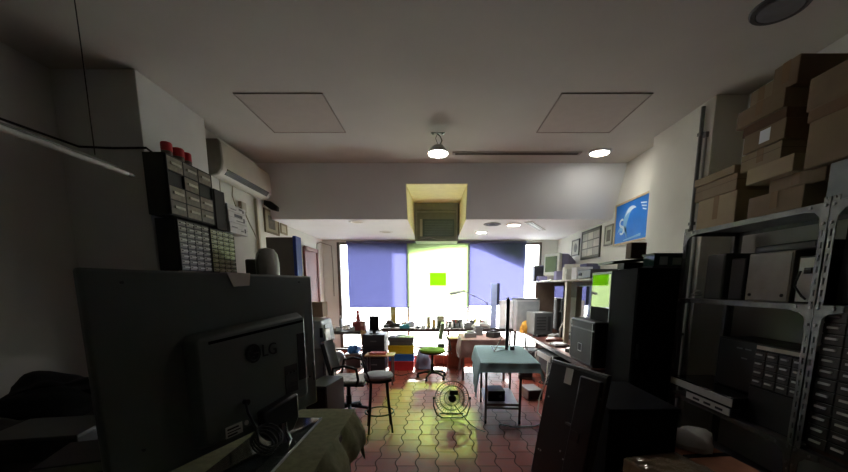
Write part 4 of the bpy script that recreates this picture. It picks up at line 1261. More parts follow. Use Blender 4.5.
def flat_monitor(lab, loc, w, h, rz, facem, fr=M((30, 32, 34), 0.4), stand=True):
    t = thing('flat_monitor', lab, 'monitor', loc, rz)
    b = 0.09 if stand else 0.01
    B().bb(-w / 2, w / 2, -0.02, 0.025, b, b + h).obj('screen_body', fr, t, 0.005)
    B().bb(-w / 2 + 0.02, w / 2 - 0.02, -0.0225, -0.02, b + 0.02, b + h - 0.02).obj('screen', facem, t)
    if stand:
        B().bb(-0.05, 0.05, 0.0, 0.05, 0.01, b + 0.05).bb(-0.13, 0.13, -0.09, 0.10, 0, 0.014).obj('stand', fr, t, 0.004)
    return t


flat_monitor('flat monitor with a pale reflecting screen beside the cream post', (2.50, 7.62, RZ + 0.002), 0.62, 0.92, R(-90), MIRRORB)
flat_monitor('large flat monitor with a reflecting screen behind the black case', (2.42, 6.0, RZ + 0.002), 0.86, 0.92, R(-90), MIRRORB)
tag(B().box((0, 0, 0.40), (0.05, 0.05, 0.80), ry=R(2)).box((0.0, 0.09, 0.36), (0.03, 0.04, 0.72)).obj('black_post', BLACK, None, 0.004, loc=(2.40, 7.0, RZ + 0.004)), 'narrow black upright standing beside the cream post', 'stand')
# things on the shelf
t = thing('speaker', 'black loudspeaker at the far end of the bench shelf', 'speaker', (2.40, 8.90, SZ + 0.002))
B().bb(-0.13, 0.13, -0.13, 0.13, 0, 0.36).obj('cabinet', M((40, 42, 46), 0.5), t, 0.02)
B().lathe([(0.07, -0.136), (0.06, -0.12), (0.002, -0.118)], (0, 0, 0.12), 20, 'y').obj('woofer', DGREY, t)
B().lathe([(0.04, -0.134), (0.03, -0.12), (0.002, -0.118)], (0, 0, 0.27), 18, 'y').obj('tweeter', DGREY, t)
t = thing('crt_monitor', 'old grey tube monitor with a pale bezel on the bench shelf', 'monitor', (2.62, 8.05, SZ + 0.002), R(-66))
B().bb(-0.24, 0.24, -0.24, -0.16, 0.11, 0.56).obj('bezel', M((216, 220, 216), 0.5), t, 0.02, seg=3)
sb = B()
sb.prism([(-0.235, 0.12), (0.235, 0.12), (0.235, 0.55), (-0.235, 0.55)], -0.16, 0.02, 'xz')
o = sb.obj('shell', M((140, 138, 172), 0.5), t, 0.02)
tp = B()
A_ = [tp.bm.verts.new(v) for v in ((-0.23, 0.02, 0.125), (0.23, 0.02, 0.125), (0.23, 0.02, 0.545), (-0.23, 0.02, 0.545))]
Q_ = [tp.bm.verts.new(v) for v in ((-0.14, 0.30, 0.14), (0.14, 0.30, 0.14), (0.14, 0.30, 0.40), (-0.14, 0.30, 0.40))]
for i in range(4):
    tp.bm.faces.new((A_[i], A_[(i + 1) % 4], Q_[(i + 1) % 4], Q_[i]))
tp.bm.faces.new(Q_)
tp.bm.faces.new(list(reversed(A_)))
tp.obj('rear_shell', M((122, 120, 150), 0.5), t, 0.01)
B().bb(-0.18, 0.18, -0.246, -0.238, 0.18, 0.50).obj('screen', M((70, 84, 82), 0.08), t, 0.003)
B().lathe([(0.16, 0), (0.16, 0.02), (0.08, 0.06), (0.08, 0.11), (0.002, 0.11)], (0, -0.05, 0), 20).obj('swivel_base', LGREY, t)
for k, (y, d, m, lab) in enumerate(((8.46, (0.20, 0.14, 0.10), M((120, 116, 150), 0.6), 'small purple grey box under the near corner of the tube monitor'),
                                    (7.30, (0.14, 0.16, 0.17), M((150, 148, 184), 0.6), 'lilac box on the bench shelf right of the tube monitor'))):
    t = thing('small_box', lab, 'box', (2.36, y, SZ + 0.002))
    B().box((0, 0, d[2] / 2), d).obj('body', m, t, 0.004)
    B().box((0, 0, d[2] + 0.001), (d[0] * 0.98, 0.03, 0.002)).obj('tape', M((190, 190, 200), 0.4), t)
for k, (y, h, th, m, lab) in enumerate(((6.82, 0.22, 0.05, PAPER, 'tall white binder, first from the tube monitor on the bench shelf'),
                                        (6.74, 0.27, 0.05, M((206, 208, 196), 0.6), 'tallest cream binder on the bench shelf'),
                                        (6.66, 0.18, 0.05, M((180, 182, 176), 0.6), 'short grey binder, last of the three on the bench shelf'))):
    t = thing('binder', lab, 'binder', (2.40, y, SZ + 0.002), 0, 'binders on the bench shelf')
    B().bb(-0.12, 0.14, -th / 2, th / 2, 0, h).obj('cover', m, t, 0.003)
    B().bb(-0.122, -0.12, -th * 0.3, th * 0.3, h * 0.55, h * 0.8).obj('spine_label', WHITE, t)
t = thing('carton', 'white carton on the bench shelf beside the binders', 'box', (2.42, 6.32, SZ + 0.002))
B().bb(-0.12, 0.14, -0.12, 0.12, 0, 0.20).obj('body', M((206, 208, 212), 0.6), t, 0.004)
B().bb(-0.121, 0.141, -0.015, 0.015, 0.2, 0.202).obj('tape', TAPE, t)
t = thing('tape_deck', 'dark tape deck on the bench shelf at its near end', 'tape deck', (2.50, 5.88, SZ + 0.002))
B().bb(-0.20, 0.20, -0.26, 0.26, 0.01, 0.14).obj('body', M((70, 70, 74), 0.5), t, 0.006)
B().bb(-0.206, -0.2, -0.24, 0.24, 0.02, 0.13).obj('front_panel', M((130, 132, 134), 0.4), t)
B().cyl((-0.206, 0.1, 0.07), (-0.22, 0.1, 0.07), 0.025).cyl((-0.206, 0.18, 0.07), (-0.22, 0.18, 0.07), 0.02).obj('knob', DGREY, t)
t = thing('video_recorder', 'dark blue recorder behind the binders on the bench shelf', 'recorder', (2.74, 6.85, SZ + 0.002))
B().bb(-0.12, 0.12, -0.24, 0.24, 0, 0.28).obj('body', M((70, 72, 98), 0.5), t, 0.008)
B().bb(-0.126, -0.12, -0.2, 0.2, 0.16, 0.24).obj('front_panel', M((50, 52, 70), 0.4), t)
# pictures and poster
PB = M((70, 72, 62), 0.5)
picture('small dark framed picture on the right wall nearest the window', XR, -1, 7.86, 8.28, 2.38, 2.72, PB, M((170, 170, 152), 0.6), lambda t, w, h, x: B().lathe([(min(w, h / 2) * 0.55, x), (min(w, h / 2) * 0.5, x * 1.1), (0.002, x * 1.12)], (0, 0, h / 2), 20, 'x').obj('image', M((90, 92, 84), 0.6, noise=0.4), t))
def deco_grid(t, w, h, x):
    for i in range(3):
        for j in range(3):
            y0 = -w + 0.05 + i * (2 * w - 0.1) / 3
            z0 = 0.05 + j * (h - 0.1) / 3
            B().bb(x, x * 1.1, y0 + 0.012, y0 + (2 * w - 0.1) / 3 - 0.012, z0 + 0.012, z0 + (h - 0.1) / 3 - 0.012).obj('certificate', M((196, 194, 178) if (i + j) % 2 else (172, 172, 158), 0.6, noise=0.15), t)
picture('large dark framed board of nine certificates on the right wall', XR, -1, 6.86, 7.74, 2.27, 2.82, PB, M((96, 98, 86), 0.6), deco_grid)
picture('small framed certificate between the certificate board and blue poster', XR, -1, 6.40, 6.70, 2.44, 2.78, M((128, 128, 112), 0.5), M((182, 182, 164), 0.6), deco_photo)
def deco_poster(t, w, h, x):
    wm = M((206, 226, 244), 0.5, noise=0.05)
    lb = M((120, 178, 226), 0.5, noise=0.1)
    # swirl and lettering, facing into the room
    def cres(cy, cz, r, a0, a1, th, mat, nm, n=20, up=1.12):
        b = B()
        o = []
        for i in range(n + 1):
            a = R(a0 + (a1 - a0) * i / n)
            o.append((cy + r * math.cos(a), cz + r * math.sin(a)))
        inn = []
        for i in range(n, -1, -1):
            a = R(a0 + (a1 - a0) * i / n)
            k = th * math.sin(PI * i / n) + 0.004
            inn.append((cy + (r - k) * math.cos(a), cz + (r - k) * math.sin(a)))
        b.prism(o + inn, x, x * up, 'yz')
        b.obj(nm, mat, t)
    cres(0.02, h * 0.52, 0.21, -70, 130, 0.13, lb, 'swirl')
    cres(0.0, h * 0.54, 0.19, 20, 130, 0.06, wm, 'swirl', 20, 1.3)
    cres(0.26, h * 0.20, 0.16, 20, 200, 0.09, lb, 'swirl')
    text('lettering', 'S', 0.36, wm, t, (x * 1.2, 0.27, h * 0.40), (PI / 2, R(-14), -PI / 2), 0.001)
    for k in range(3):                 # pale brush strokes at the far top
        B().prism([(-0.24 - 0.03 * k, h * (0.84 - 0.07 * k)), (-0.40, h * (0.80 - 0.07 * k)), (-0.40, h * (0.77 - 0.07 * k)), (-0.25 - 0.03 * k, h * (0.81 - 0.07 * k))], x, x * 1.1, 'yz').obj('brush_stroke', wm, t)
    B().prism([(-0.30, h * 0.17), (0.20, h * 0.10), (0.20, h * 0.075), (-0.30, h * 0.11)], x, x * 1.1, 'yz').obj('pale_band', lb, t)
picture('large bright blue poster with white swirl and letter on the right wall', XR, -1, 5.30, 6.34, 2.40, 3.05, M((196, 176, 140), 0.5), M((0, 116, 214), 0.4, noise=0.15, scale=2.0), deco_poster, 'poster', 'poster')
# pipe and conduit on the right column
t = thing('wall_pipe', 'thin grey vertical pipe on the right column beside the cardboard boxes', 'pipe', (2.755, 4.16, 0))
B().cyl((0, 0, 0), (0, 0, ZC - 0.05), 0.02, n=14).obj('pipe', GREY, t)
for z in (1.2, 2.4, 3.3):
    B().bb(-0.022, 0.025, -0.026, 0.026, z, z + 0.03).obj('pipe_clip', METAL, t)
t = thing('wall_pipe', 'thinner pale conduit beside the grey pipe on the right column', 'pipe', (2.765, 4.09, 0))
B().cyl((0, 0, 0), (0, 0, ZC - 0.35), 0.011, n=12).obj('pipe', LGREY, t)
B().bb(-0.018, 0.015, -0.018, 0.018, ZC - 0.37, ZC - 0.32).obj('end_cap', GREY, t)

# ------------------------------------------------------------------ black case, black panel screen, tall black cabinet
t = thing('equipment_case', 'black case with a grey front and square emblem at the bench edge', 'case', (2.2, 4.85, RZ + 0.002))
B().bb(-0.29, 0.40, -0.40, 0.36, 0, 0.55).obj('body', M((26, 28, 28), 0.5), t, 0.006)
B().bb(-0.305, -0.29, -0.39, 0.35, 0.03, 0.44).obj('front_panel', M((36, 40, 38), 0.7, spec=0.25), t, 0.003)
B().bb(-0.305, -0.29, -0.39, 0.35, 0.46, 0.54).obj('top_panel', M((26, 29, 28), 0.7, spec=0.25), t, 0.003)
q = B()
for s_ in (-1, 1):
    q.bb(-0.309, -0.305, s_ * 0.36 - 0.01, s_ * 0.36 - 0.002, 0.03, 0.54).bb(-0.309, -0.305, -0.06, 0.06, 0.20 + s_ * 0.05 - 0.005, 0.20 + s_ * 0.05 + 0.005).bb(-0.309, -0.305, s_ * 0.06 - 0.005, s_ * 0.06 + 0.005, 0.15, 0.25)
q.obj('emblem', M((120, 126, 120), 0.3), t)
B().bb(-0.30, 0.41, -0.41, 0.37, 0.55, 0.565).obj('top_cover', M((84, 88, 84), 0.4), t, 0.004)
t = thing('panel_screen', 'glossy black screen reflecting the yellow blind, on the black case', 'screen', (2.02, 4.62, RZ + 0.569))
B().bb(0.012, 0.06, -0.26, 0.28, 0.0, 0.60).obj('screen_body', BLACK, t, 0.004)
B().bb(0.006, 0.012, -0.245, 0.265, 0.17, 0.57).obj('screen', MIRRORB, t)
B().bb(0.004, 0.012, -0.26, 0.28, 0.57, 0.60).bb(0.004, 0.012, -0.26, -0.245, 0.0, 0.57).bb(0.004, 0.012, 0.265, 0.28, 0.0, 0.57).obj('bezel', M((120, 122, 112), 0.4), t)
B().bb(0.006, 0.012, -0.245, 0.265, 0.0, 0.17).obj('lower_panel', M((10, 10, 11), 0.9, spec=0.1), t)
t = thing('tall_cabinet', 'tall plain black cabinet in front of the right column', 'cabinet', (2.27, 4.09, 0))
B().bb(-0.24, 0.22, -0.28, 0.28, 0, 1.93).obj('body', M((13, 15, 18), 0.85, noise=0.15, spec=0.12), t, 0.006)
q = B().bb(-0.23, 0.21, -0.292, -0.28, 0.08, 1.89).obj('door', M((14, 16, 20), 0.85, noise=0.15, spec=0.12), t, 0.004)
B().bb(-0.20, -0.18, -0.31, -0.292, 1.0, 1.15).obj('handle', M((50, 52, 56), 0.4, 0.5), q)
B().bb(-0.22, 0.20, -0.275, 0.27, 0.0, 0.07).obj('plinth', BLACKM, t)
t = thing('flat_case', 'flat dark lid lying tilted on top of the tall black cabinet', 'lid', (2.12, 4.20, 1.932))
B().box((-0.02, 0.01, 0.085), (0.46, 0.36, 0.03), ry=R(-5)).obj('panel', M((34, 36, 38), 0.4), t, 0.006)
B().bb(-0.1, 0.2, -0.12, 0.03, 0.0, 0.07).obj('foot', BLACK, t)
t = thing('carton', 'brown wooden looking carton on the tall black cabinet below the poster', 'box', (2.24, 4.27, 2.055))
B().bb(-0.09, 0.08, -0.06, 0.06, 0, 0.17).obj('body', M((84, 56, 44), 0.7), t, 0.004)
B().bb(-0.09, 0.08, -0.062, -0.06, 0.10, 0.105).obj('lid_seam', M((40, 28, 22), 0.7), t)
t = thing('glass_case', 'dark green glass sided box on the near corner of the tall black cabinet', 'case', (2.34, 3.91, 1.932))
B().bb(-0.17, 0.17, -0.11, 0.11, 0, 0.02).bb(-0.17, 0.17, -0.11, 0.11, 0.125, 0.145).obj('frame', M((30, 44, 40), 0.4), t, 0.004)
B().bb(-0.155, 0.155, -0.10, 0.10, 0.02, 0.125).obj('glass_sides', M((58, 84, 76), 0.1, noise=0.3), t)
B().bb(-0.1, -0.02, -0.104, -0.10, 0.03, 0.11).obj('dial', M((150, 170, 160), 0.3), t)
B().bb(0.03, 0.12, -0.104, -0.10, 0.03, 0.10).obj('dial', M((130, 152, 142), 0.3), t)
# television leaning on a black chest
t = thing('storage_chest', 'black storage chest behind the leaning television', 'chest', (1.74, 3.26, 0))
B().bb(-0.36, 0.20, -0.42, 0.44, 0, 0.74).obj('body', BLACKM, t, 0.008)
B().bb(-0.37, 0.21, -0.43, 0.45, 0.74, 0.78).obj('lid', M((13, 13, 14), 0.9, spec=0.1), t, 0.008)
e0, e1 = Vector((1.07, 3.34)), Vector((1.30, 2.70))
ev = (e1 - e0).normalized()
ang = math.atan2(ev.y, ev.x)
ltv = bpy.data.objects.new('leaning_television', None)
COL.objects.link(ltv)
tag(ltv, 'black television stood on its side, its back outward, leaning on the right', 'television')
wl2 = (e1 - e0).length / 2
mid = (e0 + e1) / 2
tilt = R(9.5)
# local x along the top edge, local y = the way the back faces (outward), z up along the set
ln = 1.09
nrm = Vector((-abs(ev.y), -abs(ev.x) * 1.0)) if True else None
nrm = Vector((ev.y, -ev.x))
base = Vector((mid.x, mid.y)) + nrm * math.sin(tilt) * ln
ltv.location = (base.x, base.y, 0.012)
ltv.rotation_euler = Euler((-tilt, 0, ang), 'XYZ')
B().bb(-wl2, wl2, -0.02, 0.025, 0, ln).obj('screen_body', M((38, 40, 42), 0.4, noise=0.08), ltv, 0.012, seg=3)
B().bb(0.08, wl2 - 0.03, -0.045, -0.02, 0.10, ln - 0.06).obj('rear_housing', M((30, 32, 34), 0.45), ltv, 0.012)
B().bb(-wl2 + 0.22, -wl2 + 0.31, -0.0225, -0.019, ln - 0.17, ln - 0.035).obj('sticker', STICK, ltv)
B().bb(-wl2 + 0.01, wl2 - 0.01, -0.026, -0.02, ln - 0.03, ln - 0.018).obj('top_seam', M((90, 92, 94), 0.3), ltv)
B().bb(0.10, 0.20, -0.05, -0.044, 0.50, 0.58).obj('connector_recess', M((14, 14, 15), 0.5), ltv)
B().bb(0.02, 0.09, -0.048, -0.02, 0.60, 0.615).obj('metal_bracket', METAL, ltv)
sc_ = B()
for x, z in ((-wl2 + 0.06, 0.25), (-wl2 + 0.09, 0.25), (-wl2 + 0.06, 0.75), (wl2 - 0.03, 0.9), (0.0, 0.35), (0.05, 0.3)):
    sc_.cyl((x, -0.018, z), (x, -0.026, z), 0.008, n=10)
sc_.obj('screws', LGREY, ltv)
# gear under the right bench by the trolley
t = thing('receiver', 'dark receiver with a pale top edge under the right bench', 'receiver', (1.86, 6.0, 0.359), R(2))
B().bb(-0.10, 0.24, -0.35, 0.35, 0.20, 0.30).obj('body', BLACK, t, 0.006)
B().bb(-0.106, -0.1, -0.33, 0.33, 0.205, 0.295).obj('front_panel', M((196, 198, 198), 0.4), t)
B().bb(-0.08, 0.22, -0.30, 0.30, 0.0, 0.20).obj('carcass', M((40, 44, 54), 0.6), t)
for k, (x, y, d, m, lab) in enumerate(((2.06, 5.3, (0.34, 0.40, 0.30), M((60, 60, 62), 0.6), 'grey box on the lower board under the right bench, nearest'),
                                       (2.10, 6.0, (0.36, 0.60, 0.15), M((46, 46, 48), 0.6), 'flat dark box on the lower board under the right bench'),
                                       (2.08, 6.9, (0.34, 0.42, 0.36), M((110, 100, 90), 0.7), 'brownish box on the lower board under the right bench, farthest'))):
    t = thing('storage_box', lab, 'box', (x, y, 0.202))
    B().box((0, 0, d[2] / 2), d).obj('body', m, t, 0.006)
    B().box((0, 0, d[2] - 0.02), (d[0] + 0.012, d[1] + 0.012, 0.035)).obj('lid', M((90, 90, 90), 0.5), t, 0.004)
tag(B().tube([(1.62, 5.3, 0.70), (1.55, 5.1, 0.45), (1.42, 4.95, 0.22), (1.36, 4.80, 0.06), (1.42, 4.55, 0.012), (1.2, 4.42, 0.012), (0.95, 4.40, 0.012), (0.80, 4.50, 0.012)], 0.009).obj('cable', CABLEW), 'white cable looping from the right bench down to the floor', 'cable')
tag(B().tube([(1.78, 5.6, 0.69), (1.72, 5.4, 0.52), (1.62, 5.35, 0.40), (1.56, 5.5, 0.30), (1.66, 5.7, 0.22), (1.78, 5.55, 0.30), (1.80, 5.3, 0.42)], 0.010).obj('cable', M((150, 150, 146), 0.5)), 'tangled grey cable hanging under the right bench', 'cable')
for k, (x, y, d, m, nm, lab, cat) in enumerate((
        (2.15, 6.72, (0.30, 0.26, 0.05), M((104, 60, 52), 0.4), 'keyboard_case', 'reddish flat case lying on the right bench', 'case'),
        (2.06, 6.15, (0.24, 0.30, 0.04), M((60, 50, 48), 0.4), 'notebook', 'dark notebook on the right bench before the large flat monitor', 'notebook'),
        (2.08, 5.52, (0.18, 0.22, 0.06), BLACK, 'adapter', 'black adapter box on the right bench beside the black case', 'adapter'),
        (2.30, 7.12, (0.22, 0.16, 0.07), LGREY, 'paper_stack', 'pale stack of papers on the right bench below the old computer', 'paper'))):
    tag(B().box((0, 0, d[2] / 2), d, rz=0.25 * (k - 1)).box((0, 0, d[2] + 0.006), (d[0] * 0.8, d[1] * 0.75, 0.012), rz=0.25 * (k - 1)).obj(nm, m, None, 0.004, loc=(x, y, RZ + 0.002)), lab, cat)

# ------------------------------------------------------------------ metal shelving at the right
SX0, SX1 = 2.44, 2.98
Yn, Yf = 2.40, 3.77


def shelf_bay(lab, y0, y1, zs, near_end=True):
    t = thing('metal_shelving', lab, 'shelving', ((SX0 + SX1) / 2, (y0 + y1) / 2, 0))
    hx, hy = (SX1 - SX0) / 2, (y1 - y0) / 2
    for sx in (-1, 1):
        for sy in (-1, 1):
            u = B()
            x, y = sx * hx, sy * hy
            u.bb(x, x - sx * 0.045, y, y - sy * 0.004, 0, 2.30)
            if sx == 1:
                u.bb(x, x - sx * 0.004, y, y - sy * 0.045, 0, 2.30)
            else:                       # the flange that faces the room has its row of slots cut through
                u.bb(x, x + 0.004, y, y - sy * 0.017, 0, 2.30).bb(x, x + 0.004, y - sy * 0.029, y - sy * 0.045, 0, 2.30)
                z = 0.0
                while z < 2.29:
                    u.bb(x, x + 0.004, y - sy * 0.0165, y - sy * 0.0295, z, min(2.30, z + 0.034))
                    z += 0.075
            u.obj('upright', METAL, t)
    for z in zs:
        b = B().bb(-hx + 0.005, hx - 0.005, -hy + 0.005, hy - 0.005, z - 0.004, z)
        for sx in (-1, 1):
            b.bb(sx * (hx - 0.006), sx * (hx - 0.009), -hy + 0.006, hy - 0.006, z - 0.04, z)
        for sy in (-1, 1):
            b.bb(-hx + 0.006, hx - 0.006, sy * (hy - 0.006), sy * (hy - 0.009), z - 0.04, z)
        sh = b.obj('shelf_board', M((112, 114, 114), 0.4, 0.7, noise=0.25, scale=10), t)
        for sy in (-1, 1):
            B().prism([(sy * hy, z - 0.002), (sy * (hy - 0.17), z - 0.002), (sy * (hy - 0.17), z - 0.04), (sy * (hy - 0.09), z - 0.055), (sy * (hy - 0.055), z - 0.09), (sy * (hy - 0.045), z - 0.17), (sy * hy, z - 0.17)], -hx - 0.004, -hx - 0.0005, 'yz').obj('corner_gusset', METAL, t)
        for sy in (-1, 1):
            for dy, dz in ((0.12, 0.02), (0.022, 0.02), (0.022, 0.13)):
                B().cyl((-hx - 0.004, sy * (hy - dy), z - dz), (-hx - 0.012, sy * (hy - dy), z - dz), 0.010, n=6).obj('bolt', M((150, 152, 152), 0.3, 0.9), t)
    return t


LV = (0.67, 1.63, 2.27)
shelf_bay('slotted metal shelving unit loaded with cardboard boxes at the right', Yn, Yf, (0.12,) + LV)
shelf_bay('nearer slotted metal shelving unit cut off by the right picture edge', 1.02, Yn - 0.006, (0.12,) + LV)


def cbox(lab, y0, y1, z0, z1, x0=2.47, w=0.42, m=CARD, tape=True, name='cardboard_box', rz=0, seam=False):
    t = thing(name, lab, 'box', (x0 + w / 2, (y0 + y1) / 2, z0), rz, 'cardboard boxes on the metal shelving')
    hy, h = (y1 - y0) / 2, z1 - z0 - 0.002
    B().bb(-w / 2, w / 2, -hy, hy, 0, h).obj('body', m, t, 0.005)
    if tape:
        B().bb(-w / 2 - 0.0015, -w / 2, -0.03, 0.03, h * 0.25, h).bb(-w / 2 - 0.0015, w / 2, -0.03, 0.03, h, h + 0.0015).obj('tape', TAPE, t)
    if seam:
        B().bb(-w / 2 - 0.002, w / 2 + 0.002, -hy - 0.002, hy + 0.002, h * 0.62, h * 0.64).obj('lid_seam', M((96, 76, 52), 0.8), t)
    return t


T0 = 2.272
cbox('cardboard box at the bottom of the leftmost stack, with a printed square', 3.20, 3.66, T0, 2.535, m=CARD3)
cbox('flat cardboard box in the middle of the leftmost stack', 3.22, 3.72, 2.535, 2.675, m=CARD, seam=True, tape=False)
cbox('thin flat cardboard box on top of the leftmost stack', 3.25, 3.73, 2.675, 2.745, x0=2.46, m=CARD, tape=False)
cbox('wide low cardboard box with tape at the front of the middle stack', 2.61, 3.06, T0, 2.43, x0=2.46, m=CARD2)
cbox('cardboard box second from the bottom of the middle stack', 2.54, 2.96, 2.43, 2.535, x0=2.52, m=CARD2)
cbox('pale flat cardboard box with a yellow stamp in the middle stack', 2.71, 3.10, 2.535, 2.655, x0=2.45, m=CARD3, tape=False)
cbox('cardboard box under the one with the bright label', 2.84, 3.20, 2.655, 2.785, x0=2.47, m=CARD, seam=True)
t = cbox('cardboard box with a bright white label in the middle stack', 2.81, 3.17, 2.785, 2.925, x0=2.45, m=CARD2, tape=False)
B().bb(-0.212, -0.2105, -0.06, 0.03, 0.03, 0.12).obj('white_label', M((240, 246, 255), 0.4, noise=0.02), t)['label'] = 'bright white label'
t = cbox('open topped flat cardboard box above the bright label', 2.84, 3.22, 2.925, 3.005, x0=2.47, m=M((96, 70, 48), 0.85), tape=False)
cbox('wide taped cardboard box near the top of the middle stack', 2.85, 3.27, 3.005, 3.135, x0=2.45, m=CARD2)
cbox('small pale cardboard box on the far end atop the middle stack', 3.02, 3.22, 3.135, 3.265, x0=2.50, w=0.30, m=CARD)
cbox('tallest brown cardboard box on the near end atop the middle stack', 2.80, 3.0, 3.135, 3.32, x0=2.48, w=0.34, m=CARD2)
cbox('dark cardboard box with cling film at the bottom of the nearest stack', 2.0, 2.50, T0, 2.52, x0=2.50, m=M((150, 160, 168), 0.5), tape=True, name='plastic_box')
cbox('large brown cardboard box in the nearest stack with a shiny strip of tape', 2.0, 2.64, 2.56 - 0.04, 2.815, x0=2.46, m=CARD2)
cbox('flat brown cardboard box third up in the nearest stack', 2.02, 2.66, 2.815, 2.895, x0=2.46, m=M((112, 86, 62), 0.85), tape=False)
cbox('grey brown cardboard box near the top of the nearest stack', 2.04, 2.69, 2.895, 3.10, x0=2.47, m=M((126, 106, 84), 0.85))
cbox('topmost cardboard box of the nearest stack close to the ceiling', 2.0, 2.48, 3.10, 3.33, x0=2.48, m=CARD2)
# middle shelf
M0 = 1.632


def unit(name, lab, cat, y0, y1, z0, z1, x0, w, m, facem, detail=None):
    t = thing(name, lab, cat, (x0 + w / 2, (y0 + y1) / 2, z0))
    hy, h = (y1 - y0) / 2, z1 - z0
    B().bb(-w / 2, w / 2, -hy, hy, 0, h).obj('body', m, t, 0.006)
    B().bb(-w / 2 - 0.006, -w / 2, -hy + 0.012, hy - 0.012, 0.012, h - 0.012).obj('front_panel', facem, t, 0.002)
    if detail:
        detail(t, w, hy, h)
    return t


unit('computer_case', 'dark grey computer case at the far end of the middle metal shelf', 'computer', 3.28, 3.50, M0, 2.03, 2.50, 0.40, DGREY, M((64, 66, 68), 0.5))
unit('computer_case', 'black computer case between two grey ones on the middle metal shelf', 'computer', 3.10, 3.26, M0, 1.98, 2.54, 0.38, BLACK, DGREY)
def feet(t, w, hy, h):
    b = B()
    for y in (-hy + 0.05, hy - 0.05):
        b.cyl((-w / 2 - 0.012, y, 0.05), (-w / 2 - 0.006, y, 0.05), 0.012, n=12)
    b.obj('rubber_feet', BLACK, t)
unit('beige_case', 'large beige metal case lying on the middle metal shelf', 'case', 2.65, 3.03, M0, 2.0, 2.50, 0.40, M((138, 134, 124), 0.5), M((146, 142, 132), 0.5), feet)
def cab(t, w, hy, h):
    B().tube([(-w / 2 - 0.02, 0.03, 0.22), (-w / 2 - 0.03, 0.05, 0.12), (-w / 2 - 0.02, 0.0, 0.05), (-w / 2 - 0.02, -0.03, 0.03)], 0.007).obj('power_cord', CABLE, t)
    B().bb(-w / 2 - 0.014, -w / 2 - 0.006, -hy * 0.5, hy * 0.2, 0.20, 0.24).obj('socket', BLACK, t)
unit('white_device', 'white device with a black cord at the near end of the middle metal shelf', 'device', 2.47, 2.61, M0, 1.95, 2.50, 0.36, BLACK, M((190, 190, 186), 0.5), cab)
unit('flat_recorder', 'black flat recorder lying across the cases on the middle metal shelf', 'recorder', 2.56, 3.06, 2.002, 2.06, 2.56, 0.36, BLACK, M((26, 26, 28), 0.4))
tag(B().tube(arc((0, 0, 0.03), 0.04, 0, 340, 14), 0.012, True).blob((0.01, 0, 0.05), (0.035, 0.03, 0.03), 0.3, 5, 2).obj('wire_bundle', M((168, 166, 160), 0.4), loc=(2.50, 3.60, M0 + 0.004)), 'small shiny bundle of wire at the far end of the middle shelf', 'wire')
# lower shelf
L0 = 0.672
PD = M((62, 60, 58), 0.3, noise=0.25, scale=20)


def parts_drawers(lab, y0, y1, z0, z1, cols, rows, x0=2.52, w=0.38, top=None):
    t = thing('parts_cabinet', lab, 'drawer cabinet', (x0 + w / 2, (y0 + y1) / 2, z0))
    hy, h = (y1 - y0) / 2, z1 - z0
    B().bb(-w / 2, w / 2, -hy, hy, 0, h).obj('casing', M((30, 30, 31), 0.6), t, 0.004)
    cw, rh = 2 * hy / cols, h / rows
    for i in range(cols):
        for j in range(rows):
            y, z = -hy + i * cw, j * rh
            q = B().bb(-w / 2 - 0.010, -w / 2, y + 0.005, y + cw - 0.005, z + 0.005, z + rh - 0.005).obj('drawer', PD, t)
            B().bb(-w / 2 - 0.020, -w / 2 - 0.010, y + cw * 0.25, y + cw * 0.75, z + rh * 0.5, z + rh * 0.68).obj('drawer_pull', M((205, 205, 202), 0.2), q)  # pulls coloured pale to stand for glints on the dark drawers
    if top:
        B().bb(-w / 2 - 0.02, w / 2, -hy, hy, h, h + 0.055).obj('top_box', top, t, 0.004)
    return t


unit('set_top_box', 'wide white fronted receiver at the bottom of the pair on the lower shelf', 'receiver', 2.92, 3.48, L0, L0 + 0.085, 2.42, 0.36, DGREY, M((206, 206, 202), 0.4),
     lambda t, w, hy, h: [B().bb(-w / 2 - 0.008, -w / 2 - 0.006, hy * a, hy * b, 0.03, 0.05).obj('button', DGREY, t) for a, b in ((-0.7, -0.4), (-0.2, 0.1), (0.3, 0.6))])
unit('video_recorder', 'black recorder with a white front strip on the lower shelf pair', 'recorder', 2.88, 3.70, L0 + 0.088, L0 + 0.18, 2.40, 0.42, GLOSSB, M((190, 190, 188), 0.4))
parts_drawers('dark drawer cabinet on the lower shelf just beyond the metal upright', 2.46, 2.88, L0 + 0.30, L0 + 0.58, 4, 4)
unit('white_tray', 'white fronted slim tray on the dark drawer cabinet of the lower shelf', 'tray', 2.48, 2.86, L0 + 0.583, L0 + 0.635, 2.50, 0.38, DGREY, M((206, 200, 190), 0.5))
unit('amplifier', 'black amplifier under the dark drawer cabinet on the lower shelf', 'amplifier', 2.46, 2.90, L0, L0 + 0.297, 2.52, 0.38, BLACK, M((26, 26, 28), 0.4))
unit('black_case', 'black case deep on the lower shelf behind the white fronted recorder', 'case', 2.96, 3.40, L0 + 0.184, L0 + 0.62, 2.62, 0.32, BLACK, M((30, 31, 33), 0.4),
     lambda t, w, hy, h: [B().bb(-w / 2 - 0.009, -w / 2 - 0.006, a, a + 0.06, z, z + 0.01).obj('button', M((120, 122, 124), 0.3), t) for a, z in ((-0.15, 0.36), (-0.06, 0.36), (-0.12, 0.28))])
parts_drawers('upper dark drawer cabinet beyond the metal upright at the picture edge', 1.80, 2.36, L0 + 0.50, L0 + 0.92, 4, 6, x0=2.48)
parts_drawers('lower dark drawer cabinet stacked below another at the picture edge', 1.80, 2.36, L0 + 0.03, L0 + 0.495, 4, 6, x0=2.48)
tag(B().bb(-0.19, 0.19, -0.28, 0.28, 0, 0.028).obj('spacer_board', WOODD, loc=(2.68, 2.08, L0)), 'dark board under the drawer cabinets at the picture edge', 'board')
